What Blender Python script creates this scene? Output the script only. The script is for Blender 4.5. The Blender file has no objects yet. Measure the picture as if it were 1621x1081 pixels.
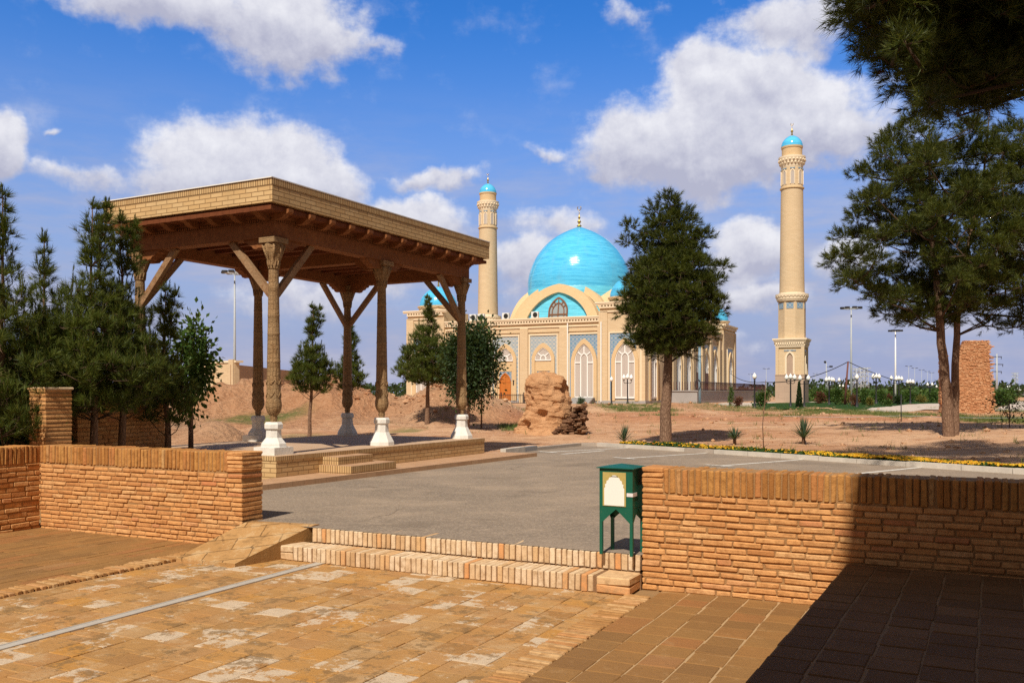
import bpy, bmesh, math, random
import numpy as np
from mathutils import Vector, Matrix, noise as mnoise

random.seed(7)
RNG = np.random.default_rng(11)
S = bpy.context.scene
COL = S.collection
R = math.radians
PI = math.pi

# ------------------------------------------------------------------ camera, sky, sun, exposure
FPX, CXP, HOR, EYE = 1430.0, 810.5, 622.0, 1.8      # surveyed focal length (px of the 1621 px photo), centre, horizon, eye height
cam_d = bpy.data.cameras.new('camera')
cam_d.sensor_width = 36.0
cam_d.lens = FPX / 1621.0 * 36.0
cam_d.shift_y = (HOR - 540.5) / 1621.0
cam_d.clip_start = 0.05
cam_d.clip_end = 6000
cam = bpy.data.objects.new('camera', cam_d)
cam.location = (0, 0, EYE)
cam.rotation_euler = (R(90), 0, 0)
COL.objects.link(cam)
S.camera = cam

SUN_AZ, SUN_EL = 19.0, 50.0                          # the light travels 19 degrees right of straight ahead
SD = Vector((math.sin(R(SUN_AZ)) * math.cos(R(SUN_EL)), math.cos(R(SUN_AZ)) * math.cos(R(SUN_EL)), -math.sin(R(SUN_EL))))
sun_d = bpy.data.lights.new('sun', 'SUN')
sun_d.energy = 5.0
sun_d.angle = R(0.5)
sun_d.color = (1.0, 0.90, 0.75)
sun = bpy.data.objects.new('sun', sun_d)
sun.rotation_euler = SD.to_track_quat('-Z', 'Y').to_euler()
sun.location = (0, -20, 40)
COL.objects.link(sun)

S.view_settings.view_transform = 'Standard'
S.view_settings.look = 'None'
S.view_settings.exposure = 0.0
S.view_settings.gamma = 1.0
S.view_settings.use_curve_mapping = False
S.cycles.max_bounces = 6
S.cycles.diffuse_bounces = 3
S.cycles.glossy_bounces = 3
S.cycles.transparent_max_bounces = 8
S.cycles.use_denoising = False
S.cycles.sample_clamp_indirect = 3.0


class NT:
    """small helper to write node trees"""
    def __init__(self, tree):
        self.t = tree
        tree.nodes.clear()

    def n(self, typ, ins=None, out=0, **kw):
        nd = self.t.nodes.new(typ)
        for k, v in kw.items():
            setattr(nd, k, v)
        for k, v in (ins or {}).items():
            self.put(nd.inputs[k], v)
        return nd if out is None else nd.outputs[out]

    def put(self, sock, v):
        if isinstance(v, bpy.types.NodeSocket):
            self.t.links.new(v, sock)
        elif isinstance(v, (tuple, list)) and sock.type == 'RGBA' and len(v) == 3:
            sock.default_value = (*v, 1)
        else:
            sock.default_value = v

    def m(self, op, a, b=None, c=None, clamp=False):
        ins = {0: a}
        if b is not None: ins[1] = b
        if c is not None: ins[2] = c
        return self.n('ShaderNodeMath', ins, operation=op, use_clamp=clamp)

    def mix(self, f, a, b, mode='MIX'):
        nd = self.t.nodes.new('ShaderNodeMix')
        nd.data_type = 'RGBA'
        nd.blend_type = mode
        self.put(nd.inputs[0], f); self.put(nd.inputs[6], a); self.put(nd.inputs[7], b)
        return nd.outputs[2]

    def ss(self, x, lo, hi, a=0.0, b=1.0):
        return self.n('ShaderNodeMapRange', {0: x, 1: lo, 2: hi, 3: a, 4: b}, interpolation_type='SMOOTHSTEP')

    def noise(self, vec, scale, detail=4, rough=0.55, dist=0.0, out=0):
        return self.n('ShaderNodeTexNoise', {'Vector': vec, 'Scale': scale, 'Detail': detail, 'Roughness': rough, 'Distortion': dist}, out=out)

    def ramp(self, f, stops, interp='LINEAR'):
        nd = self.t.nodes.new('ShaderNodeValToRGB')
        nd.color_ramp.interpolation = interp
        el = nd.color_ramp.elements
        while len(el) < len(stops): el.new(0.5)
        for e, (p, c) in zip(el, stops):
            e.position = p
            e.color = (*c, 1)
        self.put(nd.inputs[0], f)
        return nd.outputs[0]

    def vm(self, op, a, b=None):
        ins = {0: a}
        if b is not None: ins[1] = b
        return self.n('ShaderNodeVectorMath', ins, operation=op)


# ---- world: Nishita sky with a procedural cumulus field laid out by compass direction and elevation
world = bpy.data.worlds.new('World')
S.world = world
world.use_nodes = True
W = NT(world.node_tree)
sky_node = W.n('ShaderNodeTexSky', out=None, sky_type='NISHITA', sun_disc=False)
sky_node.sun_elevation = R(SUN_EL)
sky_node.sun_rotation = R(180 + SUN_AZ)
sky_node.altitude = 0
sky_node.air_density = 1.0
sky_node.dust_density = 0.6
sky_node.ozone_density = 2.0
wdir = W.n('ShaderNodeNewGeometry', out='Incoming')
wdir = W.vm('SCALE', W.n('ShaderNodeTexCoord', out='Generated'), None)
wdir.node.inputs['Scale'].default_value = 1.0
sep = W.n('ShaderNodeSeparateXYZ', {0: wdir}, out=None)
az = W.m('ARCTAN2', sep.outputs[0], sep.outputs[1])
el = W.m('ARCSINE', sep.outputs[2])
base_p = W.n('ShaderNodeCombineXYZ', {0: az, 1: el, 2: 0.0})
warp = W.noise(base_p, 9.0, 5, 0.6, out=1)
warp = W.vm('SCALE', W.vm('SUBTRACT', warp, (0.5, 0.5, 0.5)))
warp.node.inputs['Scale'].default_value = 0.075
p2 = W.vm('ADD', base_p, warp)
sp2 = W.n('ShaderNodeSeparateXYZ', {0: p2}, out=None)
paz, pel = sp2.outputs[0], sp2.outputs[1]


def px_dir(px, py):
    return (math.atan((px - CXP) / FPX), math.atan((HOR - py) / math.hypot(FPX, px - CXP)))


# (px, py of the base centre line, half width, height above, depth below, weight) as bearings in the sky
CLOUDS = [(1160, 225, 280, 120, 85, 1.05), (1130, 140, 110, 75, 90, 1.0), (1010, 225, 110, 75, 72, .95), (1310, 225, 140, 60, 48, .85), (1220, 110, 70, 45, 60, .75),
          (1235, 35, 140, 70, 60, .72), (455, 35, 150, 85, 85, .9), (270, 5, 200, 42, 48, .85), (600, 72, 60, 22, 22, .35),
          (385, 265, 185, 90, 95, 1.1), (515, 300, 90, 58, 45, .95), (290, 285, 110, 45, 55, .75), (0, 235, 60, 58, 50, .95), (120, 275, 120, 22, 35, .5),
          (650, 355, 105, 50, 50, .95), (690, 285, 110, 20, 22, .55), (1180, 410, 78, 62, 48, 1.05), (1180, 470, 120, 26, 30, .6), (850, 405, 110, 50, 90, .75), (880, 350, 85, 32, 36, .5),
          (1000, 15, 90, 30, 30, .35), (865, 238, 45, 16, 14, .4), (1345, 410, 75, 50, 50, .65), (100, 212, 22, 8, 6, .4), (1590, 400, 60, 40, 40, .6), (480, 470, 150, 40, 50, .5), (1100, 530, 160, 30, 40, .4), (640, 430, 120, 40, 50, .5)]
dens = None
hsum = None
wsum = None
for (px, py, hw, up, dn, wt) in CLOUDS:
    a0, e0 = px_dir(px, py)
    ra = hw / FPX * math.cos(a0) ** 2
    ru = up / FPX
    rd = dn / FPX
    da = W.m('DIVIDE', W.m('SUBTRACT', paz, a0), ra)
    de = W.m('SUBTRACT', pel, e0)
    up_p = W.m('DIVIDE', W.m('MAXIMUM', de, 0.0), ru)
    dn_p = W.m('DIVIDE', W.m('MINIMUM', de, 0.0), rd)
    dv = W.m('ADD', up_p, dn_p)
    rr = W.m('SQRT', W.m('ADD', W.m('MULTIPLY', da, da), W.m('MULTIPLY', dv, dv)))
    msk = W.m('MULTIPLY', W.m('MAXIMUM', W.m('SUBTRACT', 1.15, rr), 0.0), wt)
    dens = msk if dens is None else W.m('SMOOTH_MAX', dens, msk, 0.12)
    hw_ = W.m('MULTIPLY', msk, dv)
    hsum = hw_ if hsum is None else W.m('ADD', hsum, hw_)
    wsum = msk if wsum is None else W.m('ADD', wsum, msk)
hgt = W.m('DIVIDE', hsum, W.m('ADD', wsum, 0.02))
nz = W.noise(base_p, 17.0, 12, 0.62)
nz2 = W.noise(W.vm('MULTIPLY', base_p, (1.0, 2.2, 1.0)), 11.0, 8, 0.6)
nzc = W.m('ADD', W.m('MULTIPLY', nz, 0.55), W.m('MULTIPLY', nz2, 0.45))
edge = W.m('ADD', dens, W.m('MULTIPLY', W.m('SUBTRACT', nzc, 0.5), 1.65))
cov = W.m('MULTIPLY', W.ss(edge, 0.10, 0.52), 0.97)
cov = W.m('MULTIPLY', cov, W.ss(dens, 0.0, 0.22))
# thin low stratus towards the horizon
lowp = W.vm('MULTIPLY', base_p, (1.0, 4.2, 1.0))
low = W.noise(lowp, 5.0, 8, 0.62)
lowm = W.m('MULTIPLY', W.ss(low, 0.40, 0.62), W.m('MULTIPLY', W.ss(el, 0.34, 0.08), 0.75))
# cloud light: sunlit tops, soft grey-lilac bases, with billows from the same noise
bil = W.noise(W.vm('ADD', base_p, (0.006, 0.013, 0.0)), 17.0, 12, 0.62)
emb = W.m('MULTIPLY', W.m('SUBTRACT', nz, bil), 1.7)
lit = W.m('ADD', W.m('MULTIPLY', W.ss(hgt, -0.75, 0.55), 0.8), emb)
lit = W.m('ADD', lit, W.m('MULTIPLY', W.m('SUBTRACT', 0.9, cov), 0.12), clamp=True)
ccol = W.mix(lit, (4.7, 4.8, 6.1), (8.7, 8.7, 9.2))
hs = W.n('ShaderNodeHueSaturation', {'Saturation': 1.28, 'Value': 1.0, 'Hue': 0.5, 'Fac': 1.0, 'Color': sky_node.outputs[0]})
hs = W.mix(1.0, hs, (0.60, 1.14, 1.70), 'MULTIPLY')
haz = W.mix(W.ss(el, 0.42, 0.0), hs, (3.55, 4.0, 6.1))
skyc = W.mix(lowm, haz, W.mix(W.ss(low, .5, .75), (4.5, 4.6, 6.1), (5.6, 5.6, 6.6)))
skyc = W.mix(cov, skyc, ccol)
back = W.m('MAXIMUM', W.ss(el, 0.50, 0.85), W.ss(W.m('ABSOLUTE', az), 0.85, 1.3))
over = W.noise(wdir, 2.6, 6, 0.6)
fill_col = W.mix(W.ss(over, 0.35, 0.7), (1.7, 1.55, 1.35), (3.0, 2.7, 2.3))  # warm grey sky out of view, added to take blue out of the fill
skyc = W.mix(W.m('MULTIPLY', back, 0.9), skyc, fill_col)
bg = W.n('ShaderNodeBackground', {'Color': skyc, 'Strength': 0.1})
W.n('ShaderNodeOutputWorld', {'Surface': bg}, out=None)


# ------------------------------------------------------------------ materials
def material(name):
    m = bpy.data.materials.new(name)
    m.use_nodes = True
    return m, NT(m.node_tree)


def finish(t, col, rough=0.85, normal=None, spec=0.3, metal=0.0, **kw):
    ins = {'Base Color': col, 'Roughness': rough, 'Metallic': metal, 'Specular IOR Level': spec}
    if normal is not None: ins['Normal'] = normal
    ins.update(kw)
    b = t.n('ShaderNodeBsdfPrincipled', ins)
    t.n('ShaderNodeOutputMaterial', {'Surface': b}, out=None)


def bump(t, h, strength=0.5, dist=0.01, normal=None):
    ins = {'Height': h, 'Strength': strength, 'Distance': dist}
    if normal is not None: ins['Normal'] = normal
    return t.n('ShaderNodeBump', ins)


def sh(c, k):
    return tuple(min(1.0, x * k) for x in c)


def plain(name, c, rough=0.7, var=0.12, scale=6.0, metal=0.0, spec=0.3, bmp=0.0, bscale=60):
    m, t = material(name)
    o = t.n('ShaderNodeTexCoord', out='Object')
    f = t.noise(o, scale, 6, 0.6)
    col = t.mix(f, sh(c, 1 - var), sh(c, 1 + var))
    nrm = bump(t, t.noise(o, bscale, 6, 0.65), bmp, 0.01) if bmp else None
    finish(t, col, rough, nrm, spec, metal)
    return m


def island_brick(name, stops, rough=0.9, bstr=0.8, dusty=0.15, dust=(.56, .33, .16)):
    """for bricks that are modelled one by one: each brick its own tone, pitted and dusty"""
    m, t = material(name)
    g = t.n('ShaderNodeNewGeometry', out=None)
    o = t.n('ShaderNodeTexCoord', out='Object')
    col = t.ramp(g.outputs['Random Per Island'], stops)
    n1 = t.noise(o, 14, 8, 0.7)
    n2 = t.noise(o, 2.2, 5, 0.6)
    col = t.mix(t.ss(n1, 0.22, 0.62), sh(stops[0][1], 0.72), col)
    col = t.mix(t.m('MULTIPLY', t.ss(n2, 0.45, 0.7), dusty), col, dust)
    n3 = t.noise(o, 70, 8, 0.7)
    h = t.m('ADD', t.m('MULTIPLY', n1, 1.0), t.m('MULTIPLY', n3, 0.5))
    finish(t, col, rough, bump(t, h, bstr, 0.012), 0.15)
    return m


def uv_brick(name, c1, c2, mortar, bw, bh, ms, bstr=0.6, rough=0.85, offset=0.5, var=0.35, nscale=1.6):
    m, t = material(name)
    uv = t.n('ShaderNodeUVMap')
    nd = t.n('ShaderNodeTexBrick', {'Vector': uv, 'Color1': c1, 'Color2': c2, 'Mortar': mortar, 'Scale': 1.0, 'Mortar Size': ms,
                                    'Mortar Smooth': 0.15, 'Bias': 0.0, 'Brick Width': bw, 'Row Height': bh}, out=None, offset=offset)
    n1 = t.noise(uv, nscale, 6, 0.65)
    n2 = t.noise(uv, 40, 6, 0.7)
    col = t.mix(t.m('MULTIPLY', t.ss(n1, 0.35, 0.75), var), nd.outputs[0], sh(c1, 0.6))
    col = t.mix(t.m('MULTIPLY', n2, 0.25), col, sh(c2, 1.2))
    h = t.m('SUBTRACT', t.m('MULTIPLY', n2, 0.25), nd.outputs[1])
    finish(t, col, rough, bump(t, h, bstr, 0.01), 0.2)
    return m


M = {}
M['old_brick'] = island_brick('old_brick', [(0.0, (.52, .235, .085)), (.25, (.64, .32, .125)), (.5, (.70, .37, .15)), (.75, (.66, .325, .12)), (.93, (.72, .43, .20)), (1, (.56, .21, .09))])
M['soldier_brick'] = island_brick('soldier_brick', [(0.0, (.36, .155, .045)), (.3, (.48, .22, .065)), (.6, (.54, .275, .085)), (.9, (.52, .215, .075)), (1, (.58, .40, .18))])
M['step_brick'] = island_brick('step_brick', [(0.0, (.56, .36, .19)), (.25, (.70, .52, .33)), (.6, (.76, .61, .44)), (.85, (.66, .43, .22)), (1, (.68, .30, .11))], dusty=.15, bstr=.5)
M['edge_brick'] = island_brick('edge_brick', [(0.0, (.40, .20, .07)), (.4, (.48, .27, .11)), (.75, (.56, .36, .18)), (1, (.52, .24, .09))])
M['mortar'] = plain('mortar', (.36, .20, .085), .95, .25, 9, bmp=.9, bscale=80)
M['step_mortar'] = plain('step_mortar', (.25, .14, .07), .95, .25, 9, bmp=.9, bscale=80)
M['pale_brick'] = uv_brick('pale_brick', (.66, .47, .25), (.58, .38, .18), (.22, .125, .055), .27, .077, .008)
M['pale_soldier'] = uv_brick('pale_soldier', (.62, .44, .23), (.50, .32, .15), (.16, .09, .04), .052, .2, .008, offset=0.0)
M['platform_top'] = uv_brick('platform_top', (.55, .39, .26), (.50, .34, .22), (.34, .22, .13), .30, .30, .004, .3)
M['sidewalk'] = uv_brick('sidewalk', (.52, .33, .2), (.44, .26, .15), (.3, .18, .1), .26, .13, .004, .4)
M['mosque_brick'] = uv_brick('mosque_brick', (.67, .53, .355), (.61, .47, .30), (.54, .40, .26), .5, .14, .012, .25, var=.18, nscale=.45)
M['mosque_trim'] = plain('mosque_trim', (.79, .67, .50), .8, .08, 1.2)
M['arch_brick'] = uv_brick('arch_brick', (.71, .535, .325), (.65, .475, .275), (.48, .34, .19), .3, .1, .01, .2, var=.14, nscale=.3)
M['white_wood'] = plain('white_wood', (.85, .85, .84), .5, .05)
M['plinth_white'] = plain('plinth_white', (.76, .74, .70), .75, .17, 9, bmp=.5, bscale=30)
M['coping_metal'] = plain('coping_metal', (.80, .80, .80), .4, .05)
M['dark_metal'] = plain('dark_metal', (.03, .03, .035), .45, .2)
M['rail_metal'] = plain('rail_metal', (.10, .035, .03), .5, .2)
M['grey_metal'] = plain('grey_metal', (.42, .46, .50), .45, .1)
M['blue_metal'] = plain('blue_metal', (.22, .33, .42), .45, .1)
M['rust_metal'] = plain('rust_metal', (.16, .06, .05), .7, .2)
M['gold'] = plain('gold', (.65, .45, .12), .3, .1, metal=.9)
M['brass_paint'] = plain('brass_paint', (.46, .36, .12), .5, .25, 60)
M['globe'] = plain('globe', (.86, .86, .84), .25, .03, spec=.5)
M['door_wood'] = plain('door_wood', (.52, .17, .035), .5, .25, 3)
M['window_wood'] = plain('window_wood', (.19, .085, .04), .5, .2)
M['concrete'] = plain('concrete', (.55, .52, .48), .9, .12, 3, bmp=.3)
M['stone_grey'] = plain('stone_grey', (.34, .33, .33), .7, .15, .8)
M['stone_pink'] = uv_brick('stone_pink', (.46, .34, .26), (.42, .31, .24), (.34, .25, .19), 1.1, .6, .012, .15, var=.1, nscale=.4)
M['kerb_white'] = plain('kerb_white', (.58, .53, .47), .85, .35, 4, bmp=.4, bscale=30)
M['kerb_grey'] = plain('kerb_grey', (.40, .34, .29), .9, .2, 5, bmp=.4, bscale=30)
M['bark'] = None
M['paper_white'] = plain('paper_white', (.84, .82, .78), .5, .04)
M['tape'] = plain('tape', (.75, .72, .74), .35, .08)
M['slot'] = plain('slot', (.02, .02, .02), .6, .1)
M['ac_white'] = plain('ac_white', (.72, .73, .74), .5, .06)
M['terracotta'] = plain('terracotta', (.42, .2, .12), .8, .1)
M['purple_roof'] = plain('purple_roof', (.14, .07, .13), .6, .1)
M['lilac_wall'] = plain('lilac_wall', (.42, .40, .44), .8, .1)
M['compound_wall'] = uv_brick('compound_wall', (.62, .48, .30), (.56, .42, .26), (.45, .33, .2), .5, .12, .01, .2)
M['compound_back'] = uv_brick('compound_back', (.44, .29, .17), (.38, .25, .15), (.3, .2, .12), .6, .14, .01, .2)


def m_box_green():
    m, t = material('green_paint')
    o = t.n('ShaderNodeTexCoord', out='Object')
    f = t.noise(o, 9, 6, .6)
    col = t.mix(f, (.004, .085, .052), (.008, .125, .08))
    sc = t.noise(t.vm('MULTIPLY', o, (60, 60, 7)), 1.0, 6, .7)
    col = t.mix(t.m('MULTIPLY', t.ss(sc, .62, .72), .5), col, (.05, .17, .12))
    col = t.mix(t.m('MULTIPLY', t.ss(t.noise(o, 22, 8, .75), .62, .70), .6), col, (.20, .15, .09))
    finish(t, col, t.m('ADD', .32, t.m('MULTIPLY', f, .2)), bump(t, t.noise(o, 45, 3, .5), .06, .01), .4)
    return m


M['green_paint'] = m_box_green()


def m_wood(name, a, b, carved=0.0, rough=.75):
    m, t = material(name)
    o = t.n('ShaderNodeTexCoord', out='Object')
    uv = t.n('ShaderNodeUVMap')
    st = t.noise(t.vm('MULTIPLY', o, (5, 5, 5)), 2.0, 8, .7, 1.2)
    g2 = t.noise(o, 1.3, 4, .6)
    col = t.mix(t.ss(st, .3, .7), a, b)
    col = t.mix(t.m('MULTIPLY', g2, .5), col, sh(a, .55))
    h = t.m('MULTIPLY', st, .3)
    if carved:
        v1 = t.n('ShaderNodeTexVoronoi', {'Vector': uv, 'Scale': 13.0, 'Randomness': .35}, feature='DISTANCE_TO_EDGE')
        v2 = t.n('ShaderNodeTexVoronoi', {'Vector': uv, 'Scale': 34.0, 'Randomness': .8}, feature='DISTANCE_TO_EDGE')
        mg = t.n('ShaderNodeTexWave', {'Vector': uv, 'Scale': 5.0, 'Distortion': 7.0, 'Detail': 2.0}, out=1)
        c = t.m('ADD', t.ss(v1, .0, .16), t.m('ADD', t.m('MULTIPLY', t.ss(v2, 0, .2), .6), t.m('MULTIPLY', mg, .5)))
        h = t.m('ADD', h, t.m('MULTIPLY', c, carved))
        col = t.mix(t.m('MULTIPLY', t.ss(c, 1.15, .35), .75 * min(1, carved)), col, sh(a, .38))
        col = t.mix(t.ss(t.noise(uv, 3.0, 5, .6), .42, .7), col, sh(b, .62))
    finish(t, col, rough, bump(t, h, .6 if carved else .4, .008), .2)
    return m


M['roof_wood'] = m_wood('roof_wood', (.20, .07, .025), (.33, .135, .05))
M['ceiling_wood'] = m_wood('ceiling_wood', (.155, .045, .017), (.215, .07, .025))  # red-brown, darkened like the roof wood to stand for shade under the roof
M['carved_wood'] = m_wood('carved_wood', (.30, .17, .075), (.47, .31, .165), carved=1.0)
M['brace_wood'] = m_wood('brace_wood', (.25, .12, .055), (.46, .30, .17), carved=.35)
M['plain_column'] = m_wood('plain_column', (.38, .24, .115), (.50, .34, .18))


def m_tile(name, a, b, rough=.16, sc=1.0):
    m, t = material(name)
    uv = t.n('ShaderNodeUVMap')
    nd = t.n('ShaderNodeTexBrick', {'Vector': uv, 'Color1': a, 'Color2': b, 'Mortar': sh(a, .82), 'Scale': 1.0, 'Mortar Size': .012 * sc, 'Mortar Smooth': .3,
                                    'Brick Width': .55 * sc, 'Row Height': .2 * sc}, out=None)
    n = t.noise(t.vm('MULTIPLY', uv, (.22, 3.6, 1)), 1.3, 7, .7)
    col = t.mix(t.ss(n, .34, .66), nd.outputs[0], sh(b, 1.22))
    col = t.mix(t.m('MULTIPLY', t.ss(t.noise(t.vm('MULTIPLY', uv, (.9, .35, 1)), .7, 5, .65), .5, .7), .22), col, (.22, .42, .52))
    finish(t, col, rough, bump(t, t.m('SUBTRACT', t.m('MULTIPLY', n, .3), nd.outputs[1]), .08, .02), .5)
    return m


M['dome_tile'] = m_tile('dome_tile', (.050, .41, .76), (.095, .50, .84), .15)
M['drum_tile'] = m_tile('drum_tile', (.08, .45, .67), (.12, .53, .74), .4)


def m_panel(name, a, b, ground):
    """glazed mosaic panel: a fine star lattice of blues on a pale ground"""
    m, t = material(name)
    uv = t.n('ShaderNodeUVMap')
    s = t.n('ShaderNodeSeparateXYZ', {0: uv}, out=None)
    k = 2 * PI / .42
    u, v = s.outputs[0], s.outputs[1]
    f = t.m('ADD', t.m('COSINE', t.m('MULTIPLY', u, k)), t.m('COSINE', t.m('MULTIPLY', v, k)))
    g = t.m('MULTIPLY', t.m('SINE', t.m('MULTIPLY', t.m('ADD', u, v), k)), t.m('SINE', t.m('MULTIPLY', t.m('SUBTRACT', u, v), k)))
    f2 = t.m('ADD', f, t.m('MULTIPLY', g, .9))
    col = t.mix(t.ss(f2, -.25, .35), a, ground)
    col = t.mix(t.ss(f2, .9, 1.2), col, b)
    finish(t, col, .35, None, .4)
    return m


M['mosaic'] = m_panel('mosaic', (.17, .30, .44), (.10, .24, .45), (.50, .50, .47))
M['mosaic_light'] = m_panel('mosaic_light', (.36, .42, .46), (.22, .34, .46), (.60, .56, .49))


def m_glass(name, a, b, rough=.25):
    m, t = material(name)
    uv = t.n('ShaderNodeUVMap')
    w = t.n('ShaderNodeTexWave', {'Vector': uv, 'Scale': 2.2, 'Distortion': 1.2, 'Detail': 2.0}, out=1)
    col = t.mix(w, a, b)
    finish(t, col, rough, None, .5)
    return m


M['curtain_glass'] = m_glass('curtain_glass', (.42, .37, .34), (.58, .53, .49))
M['dark_glass'] = m_glass('dark_glass', (.22, .27, .30), (.36, .40, .42), .1)


def m_bark():
    m, t = material('bark')
    o = t.n('ShaderNodeTexCoord', out='Object')
    oo = t.vm('MULTIPLY', o, (15, 15, 4.5))
    v = t.n('ShaderNodeTexVoronoi', {'Vector': oo, 'Scale': 1.6, 'Randomness': 1.0}, feature='DISTANCE_TO_EDGE')
    n = t.noise(oo, 2.5, 8, .7)
    f = t.m('ADD', t.m('MULTIPLY', t.ss(v, 0, .3), .35), t.m('MULTIPLY', n, .95))
    col = t.ramp(f, [(.1, (.09, .05, .032)), (.45, (.20, .12, .08)), (.85, (.30, .19, .13)), (1, (.38, .26, .18))])
    finish(t, col, .95, bump(t, f, 1.0, .03), .1)
    return m


M['bark'] = m_bark()
M['twig'] = plain('twig_bark', (.075, .048, .03), .95, .3, 8)


def m_leaf(name, a, b, tip, trans=.25):
    m, t = material(name)
    g = t.n('ShaderNodeNewGeometry', out=None)
    o = t.n('ShaderNodeTexCoord', out='Object')
    n = t.noise(o, 1.6, 3, .5)
    col = t.mix(t.ss(n, .35, .68), a, b)
    col = t.mix(t.ss(g.outputs['Random Per Island'], .55, 1.0), col, tip)
    d = t.n('ShaderNodeBsdfPrincipled', {'Base Color': col, 'Roughness': .55, 'Specular IOR Level': .3})
    tr = t.n('ShaderNodeBsdfTranslucent', {'Color': t.mix(.5, col, (.20, .22, .02))})
    t.n('ShaderNodeOutputMaterial', {'Surface': t.n('ShaderNodeMixShader', {0: trans, 1: d, 2: tr})}, out=None)
    return m


M['pine'] = m_leaf('pine_needles', (.027, .043, .006), (.062, .082, .009), (.13, .138, .018))
M['pine_young'] = m_leaf('young_pine_needles', (.042, .070, .010), (.085, .122, .016), (.18, .195, .035))
M['pine_brown'] = m_leaf('brown_cones', (.14, .06, .025), (.20, .085, .03), (.22, .11, .04), .1)
M['leaf'] = m_leaf('broad_leaves', (.03, .075, .012), (.06, .12, .02), (.11, .17, .035))
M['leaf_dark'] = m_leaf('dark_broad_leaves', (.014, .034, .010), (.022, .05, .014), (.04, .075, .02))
M['leaf_red'] = m_leaf('red_leaves', (.13, .035, .03), (.2, .06, .045), (.10, .10, .03))
M['leaf_yellow'] = m_leaf('yellow_leaves', (.16, .15, .03), (.25, .19, .04), (.10, .13, .03))
M['agave'] = m_leaf('blue_green_leaves', (.05, .095, .055), (.08, .13, .075), (.13, .18, .10))
M['grass'] = m_leaf('grass_blades', (.10, .15, .03), (.15, .19, .05), (.26, .25, .10))
M['petal'] = m_leaf('yellow_petals', (.72, .42, .02), (.80, .52, .03), (.75, .30, .02))


def m_asphalt():
    m, t = material('asphalt')
    o = t.n('ShaderNodeTexCoord', out='Object')
    big = t.noise(o, .22, 6, .6)
    st = t.noise(t.vm('MULTIPLY', o, (.75, 1.0, 1)), 1.1, 9, .74)
    fine = t.noise(o, 60, 8, .85)
    sp = t.n('ShaderNodeTexVoronoi', {'Vector': o, 'Scale': 48.0}, out=1)
    spv = t.n('ShaderNodeSeparateColor', {0: sp})
    col = t.mix(t.ss(big, .3, .7), (.215, .172, .135), (.295, .23, .175))
    col = t.mix(t.m('MULTIPLY', t.ss(st, .45, .66), .5), col, (.42, .32, .235))
    col = t.mix(t.m('MULTIPLY', t.ss(spv, .55, .95), .5), col, (.46, .37, .28))
    col = t.mix(t.m('MULTIPLY', t.ss(fine, .5, .68), .6), col, (.17, .13, .10))
    wv = t.vm('SCALE', t.noise(o, 1.2, 6, .7, out=1)); wv.node.inputs['Scale'].default_value = .9
    ck = t.n('ShaderNodeTexVoronoi', {'Vector': t.vm('ADD', o, wv), 'Scale': .33, 'Randomness': 1.0}, feature='DISTANCE_TO_EDGE')
    crack = t.m('MULTIPLY', t.ss(ck, .010, .002), t.ss(t.noise(o, .35, 3, .5), .5, .62))
    col = t.mix(t.m('MULTIPLY', crack, .6), col, (.07, .05, .04))
    ptc = t.ss(t.noise(t.vm('ADD', o, (5.0, 9.0, 0)), .45, 5, .6), .56, .62)
    col = t.mix(t.m('MULTIPLY', ptc, .35), col, (.16, .125, .095))
    finish(t, col, .95, bump(t, t.m('SUBTRACT', fine, crack), .7, .008), .15)
    return m


M['asphalt'] = m_asphalt()


def m_paint():
    m, t = material('road_paint')
    o = t.n('ShaderNodeTexCoord', out='Object')
    n = t.noise(o, 9, 8, .75)
    col = t.mix(t.ss(n, .50, .66), (.70, .67, .62), (.32, .26, .2))
    finish(t, col, .9)
    return m


M['paint'] = m_paint()


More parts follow.
